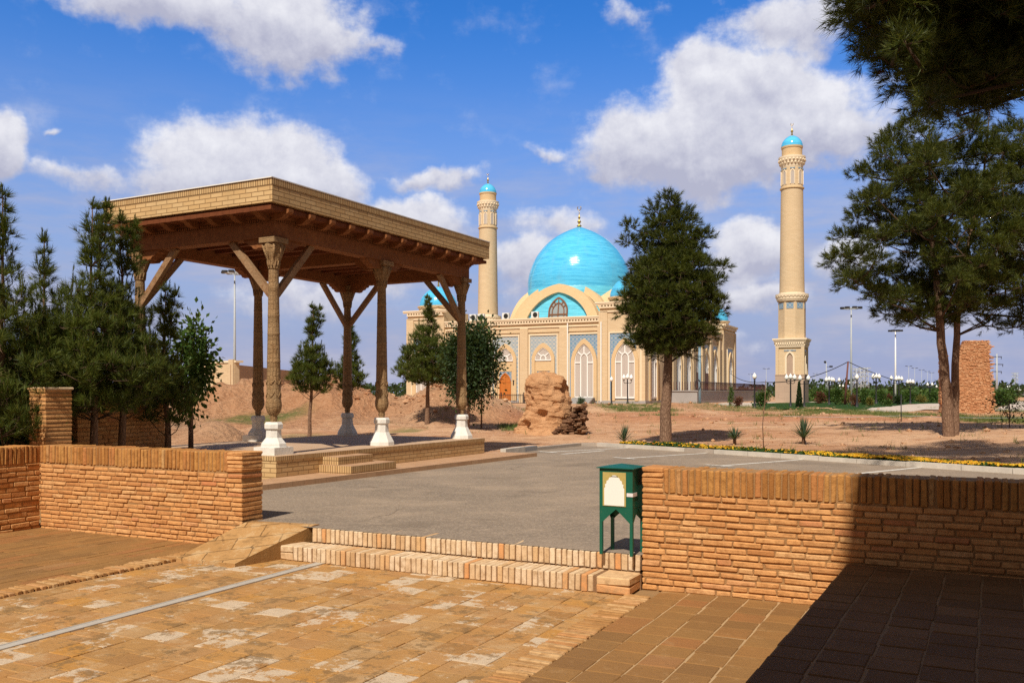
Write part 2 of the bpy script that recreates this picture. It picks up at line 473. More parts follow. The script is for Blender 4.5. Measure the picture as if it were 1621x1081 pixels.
def m_dirt():
    m, t = material('earth')
    o = t.n('ShaderNodeTexCoord', out='Object')
    at = t.n('ShaderNodeAttribute', attribute_name='cover', out=None)
    asep = t.n('ShaderNodeSeparateColor', {0: at.outputs[0]}, out=None)
    big = t.noise(o, .11, 6, .6)
    mid = t.noise(o, .9, 8, .7)
    fin = t.noise(o, 7, 8, .75)
    clod = t.n('ShaderNodeTexVoronoi', {'Vector': o, 'Scale': 5.0, 'Randomness': 1.0})
    col = t.mix(t.ss(big, .35, .65), (.50, .265, .145), (.62, .40, .25))
    col = t.mix(t.m('MULTIPLY', t.ss(mid, .45, .7), .7), col, (.37, .18, .095))
    col = t.mix(t.m('MULTIPLY', t.ss(fin, .5, .75), .55), col, (.68, .47, .31))
    col = t.mix(t.m('MULTIPLY', asep.outputs[2], .75), col, (.44, .19, .10))
    sp = t.noise(o, 3.2, 10, .82)
    col = t.mix(t.m('MULTIPLY', t.ss(sp, .53, .62), .75), col, (.26, .115, .055))
    col = t.mix(t.m('MULTIPLY', t.ss(sp, .46, .36), .45), col, (.66, .43, .27))
    gm = t.m('MULTIPLY', asep.outputs[1], t.ss(t.noise(o, 1.8, 8, .75), .36, .50))
    grs = t.mix(t.noise(o, 3.0, 5, .7), (.085, .125, .03), (.24, .22, .08))
    col = t.mix(gm, col, grs)
    h = t.m('ADD', t.m('MULTIPLY', mid, 1.4), t.m('ADD', t.m('MULTIPLY', fin, .55), t.m('MULTIPLY', clod, .35)))
    h = t.m('MULTIPLY', h, t.m('ADD', .38, t.m('MULTIPLY', asep.outputs[0], .62)))
    stk = t.noise(t.vm('MULTIPLY', o, (.22, 1.5, 1)), .8, 8, .68)
    flat_ = t.m('SUBTRACT', 1.0, asep.outputs[0])
    col = t.mix(t.m('MULTIPLY', t.m('MULTIPLY', t.ss(stk, .50, .62), .6), flat_), col, (.33, .165, .085))
    col = t.mix(t.m('MULTIPLY', t.m('MULTIPLY', t.ss(stk, .46, .36), .6), flat_), col, (.66, .45, .29))
    finish(t, col, .97, bump(t, h, 1.0, .24), .1)
    return m


M['earth'] = m_dirt()


def m_mud(name, a, b, c, stripes=0.0):
    m, t = material(name)
    o = t.n('ShaderNodeTexCoord', out='Object')
    n1 = t.noise(o, 1.6, 8, .7)
    n2 = t.noise(t.vm('MULTIPLY', o, (1, 1, 3.4)), 3.4, 8, .72)
    n3 = t.noise(o, 16, 6, .75)
    col = t.mix(t.ss(n1, .35, .65), a, b)
    col = t.mix(t.m('MULTIPLY', t.ss(n2, .52, .68), .6), col, c)
    h = t.m('ADD', n2, t.m('MULTIPLY', n3, .45))
    finish(t, col, .97, bump(t, h, 1.0, .09), .1)
    return m


M['mud'] = m_mud('mud_brick', (.64, .37, .20), (.56, .30, .15), (.40, .19, .09))
M['ruin_brick'] = island_brick('ruin_brick', [(0, (.50, .23, .11)), (.4, (.60, .31, .16)), (.8, (.66, .40, .23)), (1, (.44, .19, .09))], bstr=1.0)
M['rubble_brick'] = island_brick('rubble_brick', [(0, (.10, .05, .03)), (.5, (.18, .095, .055)), (1, (.26, .15, .09))])
M['ruin_core'] = m_mud('ruin_core', (.52, .27, .14), (.45, .22, .11), (.33, .15, .075))


def m_lawn():
    m, t = material('lawn')
    o = t.n('ShaderNodeTexCoord', out='Object')
    n = t.noise(o, .5, 8, .75)
    n2 = t.noise(o, 14, 4, .8)
    col = t.mix(n, (.022, .065, .012), (.05, .10, .02))
    finish(t, t.mix(n2, sh((.03, .08, .015), .6), col), .9, bump(t, n2, 1, .05), .1)
    return m


M['lawn'] = m_lawn()
M['light_paving'] = uv_brick('light_paving', (.58, .49, .42), (.53, .45, .39), (.42, .35, .3), 1.0, 1.0, .015, .15, var=.15)


def m_plaza(name, kind):
    """square fired-brick paving slabs: each slab its own tone, with pale worn crusts, dark stains and grit"""
    m, t = material(name)
    o = t.n('ShaderNodeTexCoord', out='Object')
    wn = t.n('ShaderNodeNewGeometry', out='Random Per Island')
    wn2 = t.m('FRACT', t.m('MULTIPLY', wn, 17.31))
    n1 = t.noise(o, 1.1, 8, .65)
    n2 = t.noise(o, 9, 10, .75)
    n3 = t.noise(o, 75, 6, .8)
    n4 = t.noise(t.vm('ADD', o, (7.7, 2.1, 0)), 4.2, 10, .78)
    n5 = t.noise(t.vm('ADD', o, (2.2, 8.1, 0)), 24, 8, .8)
    if kind == 'worn':
        col = t.ramp(wn, [(0, (.36, .185, .065)), (.2, (.44, .24, .085)), (.4, (.47, .24, .08)), (.6, (.42, .22, .085)), (.75, (.49, .28, .115)), (.9, (.50, .245, .06)), (1, (.46, .28, .13))])
        col = t.mix(t.m('MULTIPLY', t.ss(n1, .42, .66), .45), col, (.40, .24, .10))
        col = t.mix(t.m('MULTIPLY', t.ss(n4, .50, .60), .6), col, (.54, .36, .19))
        pale = t.m('ADD', t.m('MULTIPLY', t.ss(wn2, .5, 1.0), .17), t.m('ADD', t.m('MULTIPLY', n4, .85), t.m('ADD', t.m('MULTIPLY', n1, .60), t.m('MULTIPLY', n5, .12))))
        col = t.mix(t.m('MULTIPLY', t.ss(pale, .905, .935), .9), col, t.mix(n2, (.66, .55, .42), (.56, .42, .28)))
        dk = t.m('ADD', t.m('MULTIPLY', t.noise(t.vm('ADD', o, (3.3, 1.7, 0)), 2.3, 10, .76), .7), t.m('MULTIPLY', n2, .5))
        col = t.mix(t.m('MULTIPLY', t.ss(dk, .625, .68), .72), col, (.22, .135, .06))
        jr = (.20, .11, .045)
    elif kind == 'brown':
        col = t.ramp(wn, [(0, (.25, .13, .048)), (.4, (.31, .165, .058)), (.8, (.33, .165, .056)), (.93, (.345, .15, .055)), (1, (.37, .21, .09))])
        col = t.mix(t.m('MULTIPLY', t.ss(n1, .4, .7), .5), col, (.235, .125, .048))
        col = t.mix(t.m('MULTIPLY', t.ss(n4, .55, .64), .4), col, (.40, .24, .11))
        jr = (.15, .08, .03)
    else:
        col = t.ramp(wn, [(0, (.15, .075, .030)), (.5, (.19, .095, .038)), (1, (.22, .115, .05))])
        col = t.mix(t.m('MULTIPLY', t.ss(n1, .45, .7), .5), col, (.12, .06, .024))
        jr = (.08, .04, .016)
    col = t.mix(t.m('MULTIPLY', t.ss(n5, .56, .66), .45), col, jr)
    col = t.mix(t.m('MULTIPLY', t.ss(n3, .55, .75), .4), col, jr)
    h = t.m('ADD', t.m('MULTIPLY', n2, 1.0), t.m('ADD', t.m('MULTIPLY', n3, .35), t.m('MULTIPLY', n5, .6)))
    finish(t, col, .88, bump(t, h, .9, .012), .2)
    return m


M['plaza_worn'] = m_plaza('plaza_worn', 'worn')
M['plaza_brown'] = m_plaza('plaza_brown', 'brown')
M['plaza_shaded'] = m_plaza('plaza_shaded', 'dark')  # same slabs as the brown floor, with the building's shade put into the tone
def m_ramp():
    m, t = material('ramp_slab')
    o = t.n('ShaderNodeTexCoord', out='Object')
    uv = t.n('ShaderNodeUVMap')
    wv = t.vm('SCALE', t.noise(o, 3.0, 6, .7, out=1)); wv.node.inputs['Scale'].default_value = .05
    nd = t.n('ShaderNodeTexBrick', {'Vector': t.vm('ADD', uv, wv), 'Color1': (.50, .29, .12), 'Color2': (.41, .225, .085), 'Mortar': (.17, .09, .035), 'Scale': 1.0, 'Mortar Size': .006, 'Mortar Smooth': .3,
                                    'Brick Width': .50, 'Row Height': .25}, out=None)
    n1, n2, n3 = t.noise(o, 4.5, 10, .76), t.noise(o, 1.5, 6, .6), t.noise(o, 60, 6, .8)
    col = t.mix(t.m('MULTIPLY', t.ss(n1, .50, .58), .6), nd.outputs[0], (.57, .40, .22))
    col = t.mix(t.m('MULTIPLY', t.ss(n1, .46, .38), .65), col, (.27, .155, .065))
    col = t.mix(t.m('MULTIPLY', t.ss(n3, .55, .7), .5), col, (.22, .12, .05))
    ck = t.n('ShaderNodeTexVoronoi', {'Vector': t.vm('ADD', o, wv), 'Scale': 2.2, 'Randomness': 1.0}, feature='DISTANCE_TO_EDGE')
    cr = t.m('MULTIPLY', t.ss(ck, .022, .006), t.ss(n2, .48, .58))
    col = t.mix(t.m('MULTIPLY', cr, .8), col, (.12, .06, .025))
    h = t.m('SUBTRACT', t.m('ADD', n1, t.m('MULTIPLY', n3, .5)), t.m('ADD', nd.outputs[1], cr))
    finish(t, col, .9, bump(t, h, .9, .014), .2)
    return m


M['ramp_slab'] = m_ramp()
M['joint_sand'] = plain('joint_sand', (.30, .185, .085), .97, .3, 5, bmp=.6, bscale=90)
M['pale_joint'] = plain('pale_joint', (.46, .31, .165), .97, .3, 3, bmp=.6, bscale=90)
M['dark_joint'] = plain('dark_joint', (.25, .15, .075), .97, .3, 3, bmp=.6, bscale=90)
M['drain'] = plain('drain', (.46, .42, .37), .6, .18, 8, bmp=.2)


# ------------------------------------------------------------------ geometry helpers
class MB:
    def __init__(self):
        self.v, self.f, self.mi, self.uv, self.sm = [], [], [], [], []

    def face(self, pts, mi=0, uvs=None, smooth=False):
        k = len(self.v)
        self.v += [tuple(p) for p in pts]
        self.f.append(tuple(range(k, k + len(pts))))
        self.mi.append(mi); self.uv.append(uvs); self.sm.append(smooth)

    def box(self, x0, x1, y0, y1, z0, z1, mi=0, top=None):
        p = [(x0, y0, z0), (x1, y0, z0), (x1, y1, z0), (x0, y1, z0), (x0, y0, z1), (x1, y0, z1), (x1, y1, z1), (x0, y1, z1)]
        for q in ((0, 1, 5, 4), (1, 2, 6, 5), (2, 3, 7, 6), (3, 0, 4, 7), (3, 2, 1, 0)):
            self.face([p[i] for i in q], mi)
        self.face([p[i] for i in (4, 5, 6, 7)], mi if top is None else top)

    def bevel_box(self, x0, x1, y0, y1, z0, z1, c=.01, mi=0):
        cx, cy = (x0 + x1) / 2, (y0 + y1) / 2
        self.loft([rect(x0 + c, x1 - c, y0 + c, y1 - c, z0), rect(x0, x1, y0, y1, z0 + c), rect(x0, x1, y0, y1, z1 - c), rect(x0 + c, x1 - c, y0 + c, y1 - c, z1)], mi)

    def loft(self, rings, mi=0, cap=True, smooth=False):
        n = len(rings[0])
        for a, b in zip(rings[:-1], rings[1:]):
            for i in range(n):
                j = (i + 1) % n
                self.face([a[i], a[j], b[j], b[i]], mi, smooth=smooth)
        if cap:
            self.face(list(rings[0])[::-1], mi); self.face(list(rings[-1]), mi)

    def prism(self, poly, z0, z1, mi=0, top=None):
        n = len(poly)
        for i in range(n):
            a, b = poly[i], poly[(i + 1) % n]
            self.face([(a[0], a[1], z0), (b[0], b[1], z0), (b[0], b[1], z1), (a[0], a[1], z1)], mi)
        self.face([(p[0], p[1], z1) for p in poly], mi if top is None else top)
        self.face([(p[0], p[1], z0) for p in reversed(poly)], mi)

    def lathe(self, prof, n=32, c=(0, 0), mi=0, mod=None, smooth=True, rot=0.0):
        """prof: list of (r, z) from bottom to top"""
        arc = [0.0]
        for (r0, z0), (r1, z1) in zip(prof[:-1], prof[1:]):
            arc.append(arc[-1] + math.hypot(r1 - r0, z1 - z0))
        rm = max(p[0] for p in prof)
        for k in range(len(prof) - 1):
            for i in range(n):
                q = []
                uvs = []
                for (kk, ii) in ((k, i), (k, i + 1), (k + 1, i + 1), (k + 1, i)):
                    th = 2 * PI * ii / n + rot
                    r, z = prof[kk]
                    if mod: r *= mod(th, kk / (len(prof) - 1))
                    q.append((c[0] + r * math.cos(th), c[1] + r * math.sin(th), z))
                    uvs.append((2 * PI * rm * ii / n, arc[kk]))
                if prof[k + 1][0] < 1e-6: q, uvs = q[:3], uvs[:3]
                elif prof[k][0] < 1e-6: q, uvs = [q[0], q[2], q[3]], [uvs[0], uvs[2], uvs[3]]
                self.face(q, mi, uvs, smooth)

    def tube(self, pts, rad, n=8, mi=0, cap=True, smooth=True):
        pts = [Vector(p) for p in pts]
        if not isinstance(rad, (list, tuple)): rad = [rad] * len(pts)
        rings = []
        a = None
        for i, p in enumerate(pts):
            d = (pts[min(i + 1, len(pts) - 1)] - pts[max(i - 1, 0)]).normalized()
            if a is None:
                a = d.cross(Vector((0, 0, 1)) if abs(d.z) < .9 else Vector((0, 1, 0)))
            a = (a - d * a.dot(d)).normalized()
            b = a.cross(d).normalized()
            rings.append([p + (a * math.cos(2 * PI * k / n) - b * math.sin(2 * PI * k / n)) * rad[i] for k in range(n)])
        self.loft(rings, mi, cap, smooth)

    def beam(self, p0, p1, w, h, mi=0):
        """rectangular timber from p0 to p1"""
        p0, p1 = Vector(p0), Vector(p1)
        d = (p1 - p0).normalized()
        a = d.cross(Vector((0, 0, 1)))
        if a.length < 1e-3: a = Vector((1, 0, 0))
        a = a.normalized() * w / 2
        b = a.cross(d).normalized() * h / 2
        self.loft([[p - a - b, p + a - b, p + a + b, p - a + b] for p in (p0, p1)], mi)

    def ball(self, c, r, n=10, mi=0, sz=1.0):
        prof = [(r * math.sin(PI * k / 6), c[2] - r * sz * math.cos(PI * k / 6)) for k in range(7)]
        prof[0] = (0, prof[0][1]); prof[-1] = (0, prof[-1][1])
        self.lathe(prof, n, (c[0], c[1]), mi)

    def build(self, name, mats, parent=None, loc=None, rotz=None):
        if not isinstance(mats, (list, tuple)): mats = [mats]
        me = bpy.data.meshes.new(name)
        me.from_pydata(self.v, [], self.f)
        for m in mats: me.materials.append(m)
        me.polygons.foreach_set('material_index', self.mi)
        me.polygons.foreach_set('use_smooth', self.sm)
        uvl = me.uv_layers.new(name='UVMap')
        data = np.zeros(len(me.loops) * 2, dtype=np.float32)
        k = 0
        for f, uvs in zip(self.f, self.uv):
            if uvs is None:
                ps = [Vector(self.v[i]) for i in f]
                nrm = Vector((0, 0, 0))
                for i in range(1, len(ps) - 1): nrm += (ps[i] - ps[0]).cross(ps[i + 1] - ps[0])
                if nrm.length > 0: nrm.normalize()
                if abs(nrm.z) > .75: uvs = [(p.x, p.y) for p in ps]
                else:
                    t = Vector((0, 0, 1)).cross(nrm).normalized()
                    uvs = [(p.dot(t), p.z) for p in ps]
            for u in uvs:
                data[k] = u[0]; data[k + 1] = u[1]; k += 2
        uvl.data.foreach_set('uv', data)
        if any(self.sm):
            bm = bmesh.new(); bm.from_mesh(me)
            bmesh.ops.remove_doubles(bm, verts=bm.verts, dist=1e-5)
            bm.to_mesh(me); bm.free()
        me.update()
        o = bpy.data.objects.new(name, me)
        COL.objects.link(o)
        if parent: o.parent = parent
        if loc is not None: o.location = loc
        if rotz is not None: o.rotation_euler[2] = rotz
        return o


def rect(x0, x1, y0, y1, z):
    return [(x0, y0, z), (x1, y0, z), (x1, y1, z), (x0, y1, z)]


def mesh_np(name, V, Fc, mat, parent=None, smooth=False, loc=None):
    """mesh from numpy vertex array and an (n,3) or (n,4) index array"""
    me = bpy.data.meshes.new(name)
    nf, w = Fc.shape
    me.vertices.add(len(V)); me.vertices.foreach_set('co', V.astype(np.float32).ravel())
    me.loops.add(nf * w); me.loops.foreach_set('vertex_index', Fc.astype(np.int32).ravel())
    me.polygons.add(nf)
    me.polygons.foreach_set('loop_start', np.arange(0, nf * w, w, dtype=np.int32))
    me.polygons.foreach_set('loop_total', np.full(nf, w, dtype=np.int32))
    me.polygons.foreach_set('use_smooth', np.full(nf, smooth))
    for m in (mat if isinstance(mat, (list, tuple)) else [mat]): me.materials.append(m)
    me.update(calc_edges=True); me.validate()
    o = bpy.data.objects.new(name, me)
    COL.objects.link(o)
    if parent: o.parent = parent
    if loc is not None: o.location = loc
    return o


def tag(o, label=None, cat=None, group=None, kind=None):
    if label: o['label'] = label
    if cat: o['category'] = cat
    if group: o['group'] = group
    if kind: o['kind'] = kind
    return o


def empty(name, loc, rotz=0.0, label=None, cat=None, group=None):
    o = bpy.data.objects.new(name, None)
    COL.objects.link(o)
    o.location = loc
    o.rotation_euler[2] = rotz
    return tag(o, label, cat, group)


def copy_tree(o, parent=None):
    c = o.copy()
    COL.objects.link(c)
    if parent: c.parent = parent
    for ch in list(o.children): copy_tree(ch, c)
    return c


def ground_pt(px, py, z=0.0):
    """surveyed ground point: where the sight line through that point of the photograph meets height z"""
    Y = FPX * (EYE - z) / (py - HOR)
    return Vector(((px - CXP) / FPX * Y, Y, z))


def at(px, py, Y):
    return Vector(((px - CXP) / FPX * Y, Y, EYE + (HOR - py) / FPX * Y))


TH = R(26.5)                       # paving axis: U runs away from the viewer to the right, V to the right and nearer
U = Vector((math.sin(TH), math.cos(TH), 0))
V = Vector((math.cos(TH), -math.sin(TH), 0))
O = Vector((1.19, 8.30, 0))         # where the upper step meets the right-hand wall


def loc_uv(a, b, z=0.0):
    return O + V * a + U * b + Vector((0, 0, z))


# ------------------------------------------------------------------ terrain
ZP = .31                            # car park level
K0 = Vector((3.0, 24.7)); KD = Vector((.615, -.789)); KN = Vector((.789, .615))
PC = Vector((-3.94, 15.1)); PTH = R(28.0)
PU = Vector((math.sin(PTH), math.cos(PTH))); PV = Vector((math.cos(PTH), -math.sin(PTH)))


def vnoise(x, y, s, seed):
    """cheap value noise for the ground relief"""
    r = np.random.default_rng(seed).random((64, 64))
    gx, gy = x / s, y / s
    ix, iy = np.floor(gx).astype(int), np.floor(gy).astype(int)
    fx, fy = gx - ix, gy - iy
    fx = fx * fx * (3 - 2 * fx); fy = fy * fy * (3 - 2 * fy)
    g = lambda a, b: r[a % 64, b % 64]
    return (g(ix, iy) * (1 - fx) + g(ix + 1, iy) * fx) * (1 - fy) + (g(ix, iy + 1) * (1 - fx) + g(ix + 1, iy + 1) * fx) * fy


def smooth(x, a, b):
    t = np.clip((x - a) / (b - a), 0, 1)
    return t * t * (3 - 2 * t)


def terrain(x, y):
    x = np.asarray(x, float); y = np.asarray(y, float)
    z = .37 + .38 * smooth((x - K0.x) * KN.x + (y - K0.y) * KN.y, 1.8, 10.0)
    rough = (vnoise(x, y, 2.4, 1) - .5) * .22 + (vnoise(x, y, .8, 2) - .5) * .10 + (vnoise(x, y, .3, 3) - .5) * .05
    r = x / y
    ridge = np.exp(-((y - 44 - 1.5 * np.sin(x * .4)) / 4.2) ** 2) * smooth(x, -19, -14) * (1 - smooth(x, -3.5, 1.5))
    prof = 1.75 + .45 * np.sin(x * .55 + 1.0) + .3 * np.sin(x * 1.3)
    z = z + ridge * prof
    z = z + ridge * (vnoise(x, y, 2.6, 7) - .5) * .9 + ridge * (vnoise(x, y, 1.1, 8) - .5) * .7 + ridge * (vnoise(x, y, .45, 9) - .5) * .45 + ridge * (vnoise(x, y, .2, 10) - .5) * .22
    berm = np.exp(-((y - 23 + .25 * (x + 10)) / 1.8) ** 2) * smooth(x, -20, -14) * (1 - smooth(x, -7.4, -5.8))
    z = z + berm * (.75 + .5 * (vnoise(x, y, 1.0, 12) - .5))
    low = np.exp(-((y - 58) / 5.0) ** 2) * smooth(x, 2, 5) * (1 - smooth(x, 12, 17))
    z = z + low * (.25 + .5 * (vnoise(x, y, 1.6, 5) - .5))
    cut = np.exp(-((y - 36.5) / 1.2) ** 2) * smooth(x, 2.4, 3.2) * (1 - smooth(x, 6.5, 8))
    z = z + cut * .18
    open_f = smooth(y, 17, 26) * (1 - .85 * smooth(y, 62, 72))
    z = z + rough * open_f * (.5 + .5 * smooth(y, 30, 38)) * (1.0 + .6 * smooth(r, .15, .0))
    # bench under the car park and plaza
    s = (x - K0.x) * KN.x + (y - K0.y) * KN.y
    pav_a = (x - PC.x) * PV.x + (y - PC.y) * PV.y
    pav_b = (x - PC.x) * PU.x + (y - PC.y) * PU.y
    near = (y < 25.6) & (((s < .25) & (pav_a > -.2)) | ((pav_a > -4.6) & (pav_b < 7.6) & (pav_b > -6) & (pav_a < 2))) & ~((pav_b > 8.2) & (pav_a < -.1))
    z = np.where(near, np.minimum(z, .22), z)
    u = x * U.x + y * U.y
    z = np.where((u < 8.4) | ((u < 12.6) & (x < -2)), np.minimum(z, -.12), z)
    return z


def cover(x, y):
    """grass cover and dark trodden clay, as painted on the ground by growth and use"""
    g = np.zeros_like(x); c = np.zeros_like(x)
    for (px, py, hw, hh, k) in [(1010, 650, 70, 5, .9), (1160, 648, 90, 5, .55), (880, 655, 60, 3, .5), (410, 671, 90, 2.2, .95), (630, 680, 50, 3, .9),
                                (1380, 657, 110, 6, .9), (1545, 663, 80, 7, 1.0), (1330, 655, 60, 5, .6), (1560, 678, 45, 6, .9), (810, 676, 25, 3, 1.0),
                                (1480, 672, 60, 5, .5), (1600, 652, 60, 5, .7), (1240, 660, 60, 3, .4), (1050, 660, 40, 3, .6), (470, 688, 60, 4, .5), (300, 690, 60, 6, .4)]:
        zq = .74 if py < 669 else .45
        p = ground_pt(px, py, zq); pt_, pb = ground_pt(px, py - hh, zq), ground_pt(px, py + hh, zq)
        ry = (pt_.y - pb.y) / 2; rx = hw / FPX * p.y
        d = np.sqrt(((x - p.x) / rx) ** 2 + ((y - (pt_.y + pb.y) / 2) / ry) ** 2)
        g = np.maximum(g, k * (1 - smooth(d, .55, 1.1)))
    for (px, py, hw, hh) in [(1240, 663, 330, 3.5), (1130, 657, 200, 2.5), (900, 660, 120, 3), (700, 640, 140, 14)]:
        zq = .74 if py < 669 else .45
        p = ground_pt(px, py, zq); pt_, pb = ground_pt(px, py - hh, zq), ground_pt(px, py + hh, zq)
        ry = (pt_.y - pb.y) / 2; rx = hw / FPX * p.y
        d = np.sqrt(((x - p.x) / rx) ** 2 + ((y - (pt_.y + pb.y) / 2) / ry) ** 2)
        c = np.maximum(c, 1 - smooth(d, .6, 1.15))
    far = smooth(y, 150, 400)
    return np.maximum(g, far * .9), c * (1 - far)


def tz(x, y):
    return float(terrain(np.array([x]), np.array([y]))[0])


def build_ground():
    ny, nx = 430, 420
    ys = np.concatenate([[-60, -20, 0, 5], 8.0 * (4500 / 8.0) ** (np.linspace(0, 1, ny) ** 1.12)])
    rs = np.linspace(-1, 1, nx)
    rs = np.sign(rs) * (np.abs(rs) * .72 + np.abs(rs) ** 6 * 2.2)
    YY, RR = np.meshgrid(ys, rs, indexing='ij')
    XX = RR * np.maximum(YY, 9.0)
    ZZ = terrain(XX, np.maximum(YY, .1))
    ZZ[YY < 8] = -.12
    Vv = np.stack([XX, YY, ZZ], -1).reshape(-1, 3)
    n1, n2 = XX.shape
    idx = np.arange(n1 * n2).reshape(n1, n2)
    Fc = np.stack([idx[:-1, :-1], idx[:-1, 1:], idx[1:, 1:], idx[1:, :-1]], -1).reshape(-1, 4)
    o = mesh_np('ground', Vv, Fc, M['earth'], smooth=True)
    g, c = cover(Vv[:, 0], np.maximum(Vv[:, 1], .1))
    at_ = o.data.attributes.new('cover', 'FLOAT_COLOR', 'POINT')
    data = np.zeros((len(Vv), 4), np.float32)
    data[:, 1] = g; data[:, 2] = c; data[:, 3] = 1
    data[:, 0] = smooth(Vv[:, 1], 34, 39) * (1 - smooth(Vv[:, 1], 52, 60)) * (1 - smooth(Vv[:, 0], 1, 4)) + .6 * smooth(Vv[:, 1], 50, 54) * (1 - smooth(Vv[:, 1], 62, 68)) * smooth(Vv[:, 0], 1, 4) * (1 - smooth(Vv[:, 0], 12, 18)) + .7 * (Vv[:, 0] < -6) * (Vv[:, 1] < 30)
    at_.data.foreach_set('color', data.ravel())
    tag(o, kind='structure')


build_ground()


def drape(name, poly, dz, mat, step=1.2):
    """a paved or planted sheet that follows the ground inside a polygon"""
    xs = [p[0] for p in poly]; ys = [p[1] for p in poly]
    bm = bmesh.new()
    f = bm.faces.new([bm.verts.new((p[0], p[1], 0)) for p in poly])
    for k in np.arange(min(xs) + step, max(xs), step):
        bmesh.ops.bisect_plane(bm, geom=bm.verts[:] + bm.edges[:] + bm.faces[:], plane_co=(k, 0, 0), plane_no=(1, 0, 0))
    for k in np.arange(min(ys) + step, max(ys), step * 1.6):
        bmesh.ops.bisect_plane(bm, geom=bm.verts[:] + bm.edges[:] + bm.faces[:], plane_co=(0, k, 0), plane_no=(0, 1, 0))
    for v in bm.verts: v.co.z = tz(v.co.x, v.co.y) + dz
    me = bpy.data.meshes.new(name)
    uvl = bm.loops.layers.uv.new('UVMap')
    for fc in bm.faces:
        if fc.normal.z < 0: fc.normal_flip()
        for lp in fc.loops: lp[uvl].uv = (lp.vert.co.x, lp.vert.co.y)
    bm.to_mesh(me); bm.free()
    me.materials.append(mat)
    o = bpy.data.objects.new(name, me)
    COL.objects.link(o)
    return tag(o, kind='structure')


# ---- plaza, raised floor, car park
def sheet(name, poly, z, mat, rotz=0.0, origin=(0, 0)):
    """flat sheet whose object axes are turned to the paving axes"""
    c, s_ = math.cos(-rotz), math.sin(-rotz)
    mb = MB()
    mb.face([((p[0] - origin[0]) * c - (p[1] - origin[1]) * s_, (p[0] - origin[0]) * s_ + (p[1] - origin[1]) * c, 0) for p in poly])
    o = mb.build(name, mat, loc=(origin[0], origin[1], z), rotz=rotz)
    return tag(o, kind='structure')


def uvp(*ab):
    return [tuple(loc_uv(a, b))[:2] for a, b in ab]


sheet('plaza_base', uvp((-9, -14), (4.4, -14), (4.4, .6), (-9, .6)), -.009, M['joint_sand'], -TH, (O.x, O.y))
# brown paving left of the brick edging and right of it
LB = (ground_pt(140, 913) - O); lb = LB.dot(V)
RBv = (ground_pt(905, 1010) - O); rb = RBv.dot(V)
_hull = None


def brick_topology():
    bm = bmesh.new()
    vs = []
    for sx in (-1, 1):
        for sy in (-1, 1):
            for sz in (-1, 1):
                for k in range(3):
                    c = [sx * .8, sy * .8, sz * .8]
                    c[k] = (sx, sy, sz)[k]
                    vs.append(bm.verts.new(c))
    bm.verts.index_update()
    bmesh.ops.convex_hull(bm, input=bm.verts)
    bmesh.ops.dissolve_limit(bm, angle_limit=.02, verts=bm.verts, edges=bm.edges)
    bm.verts.index_update()
    f = [tuple(v.index for v in fc.verts) for fc in bm.faces]
    bm.free()
    return f


BT = brick_topology()


class Bricks(MB):
    def brick(self, c, half, ch=.008, jit=.003, rot=0.0, mi=0):
        """one worn brick: a chamfered block with uneven corners"""
        k = len(self.v)
        cs, sn = math.cos(rot), math.sin(rot)
        for sx in (-1, 1):
            for sy in (-1, 1):
                for sz in (-1, 1):
                    j = [random.uniform(-jit, jit) for _ in range(3)]
                    cc = ch * random.uniform(.6, 1.5)
                    for a in range(3):
                        p = [sx * (half[0] - cc), sy * (half[1] - cc), sz * (half[2] - cc)]
                        p[a] = (sx * half[0], sy * half[1], sz * half[2])[a]
                        p = [p[i] + j[i] for i in range(3)]
                        self.v.append((c[0] + p[0] * cs - p[1] * sn, c[1] + p[0] * sn + p[1] * cs, c[2] + p[2]))
        for f in BT:
            self.f.append(tuple(i + k for i in f)); self.mi.append(mi); self.uv.append([(0, 0)] * len(f)); self.sm.append(False)


def paving(name, a0, a1, b0, b1, z, mat, loc, rot, tw=.262, tl=.25, gap=.006, wander=.0, sink=.003, stag=1.0, merge=.0):
    """slabs laid one by one between a0..a1 across and b0..b1 along"""
    bk = Bricks()
    a = a0
    while a < a1 - .03:
        w = min(tw * random.uniform(.96, 1.04), a1 - a)
        b = b0 - random.uniform(0, tl) * stag
        while b < b1:
            l = tl * random.uniform(.94, 1.06) * (random.choice((.5, 1, 1.35)) if random.random() < merge else 1)
            lo, hi = max(b, b0), min(b + l, b1)
            if hi - lo > .03:
                g = gap * random.uniform(.5, 1.6)
                bk.brick((a + w / 2 + random.uniform(-wander, wander), (lo + hi) / 2, z - .03 + random.uniform(-sink, sink * .6)), (w / 2 - g / 2, (hi - lo) / 2 - g / 2, .03), .004, .0022, random.uniform(-.008, .008))
            b += l
        a += w
    return tag(bk.build(name, mat, loc=loc, rotz=rot), kind='structure')


paving('plaza_floor', lb + .12, rb - .12, -7.0, -.30, .0, M['plaza_worn'], (O.x, O.y, 0), -TH, merge=.25)
sheet('left_joints', uvp((-9.5, -14), (lb - .13, -14), (lb - .13, .9), (-9.5, .9)), .019, M['joint_sand'], -TH, (O.x, O.y))
paving('left_floor', -8.4, lb - .12, -7.0, .75, .028, M['plaza_brown'], (O.x, O.y, 0), -TH, tl=.5, tw=.13, gap=.008)
sheet('right_joints', uvp((rb + .13, -14), (3.2, -14), (3.2, .3), (rb + .13, .3)), .006, M['pale_joint'], -TH, (O.x, O.y))
paving('right_floor', rb + .12, 2.6, -7.0, .0, .012, M['plaza_brown'], (O.x, O.y, 0), -TH, gap=.012, stag=.06, wander=.004)

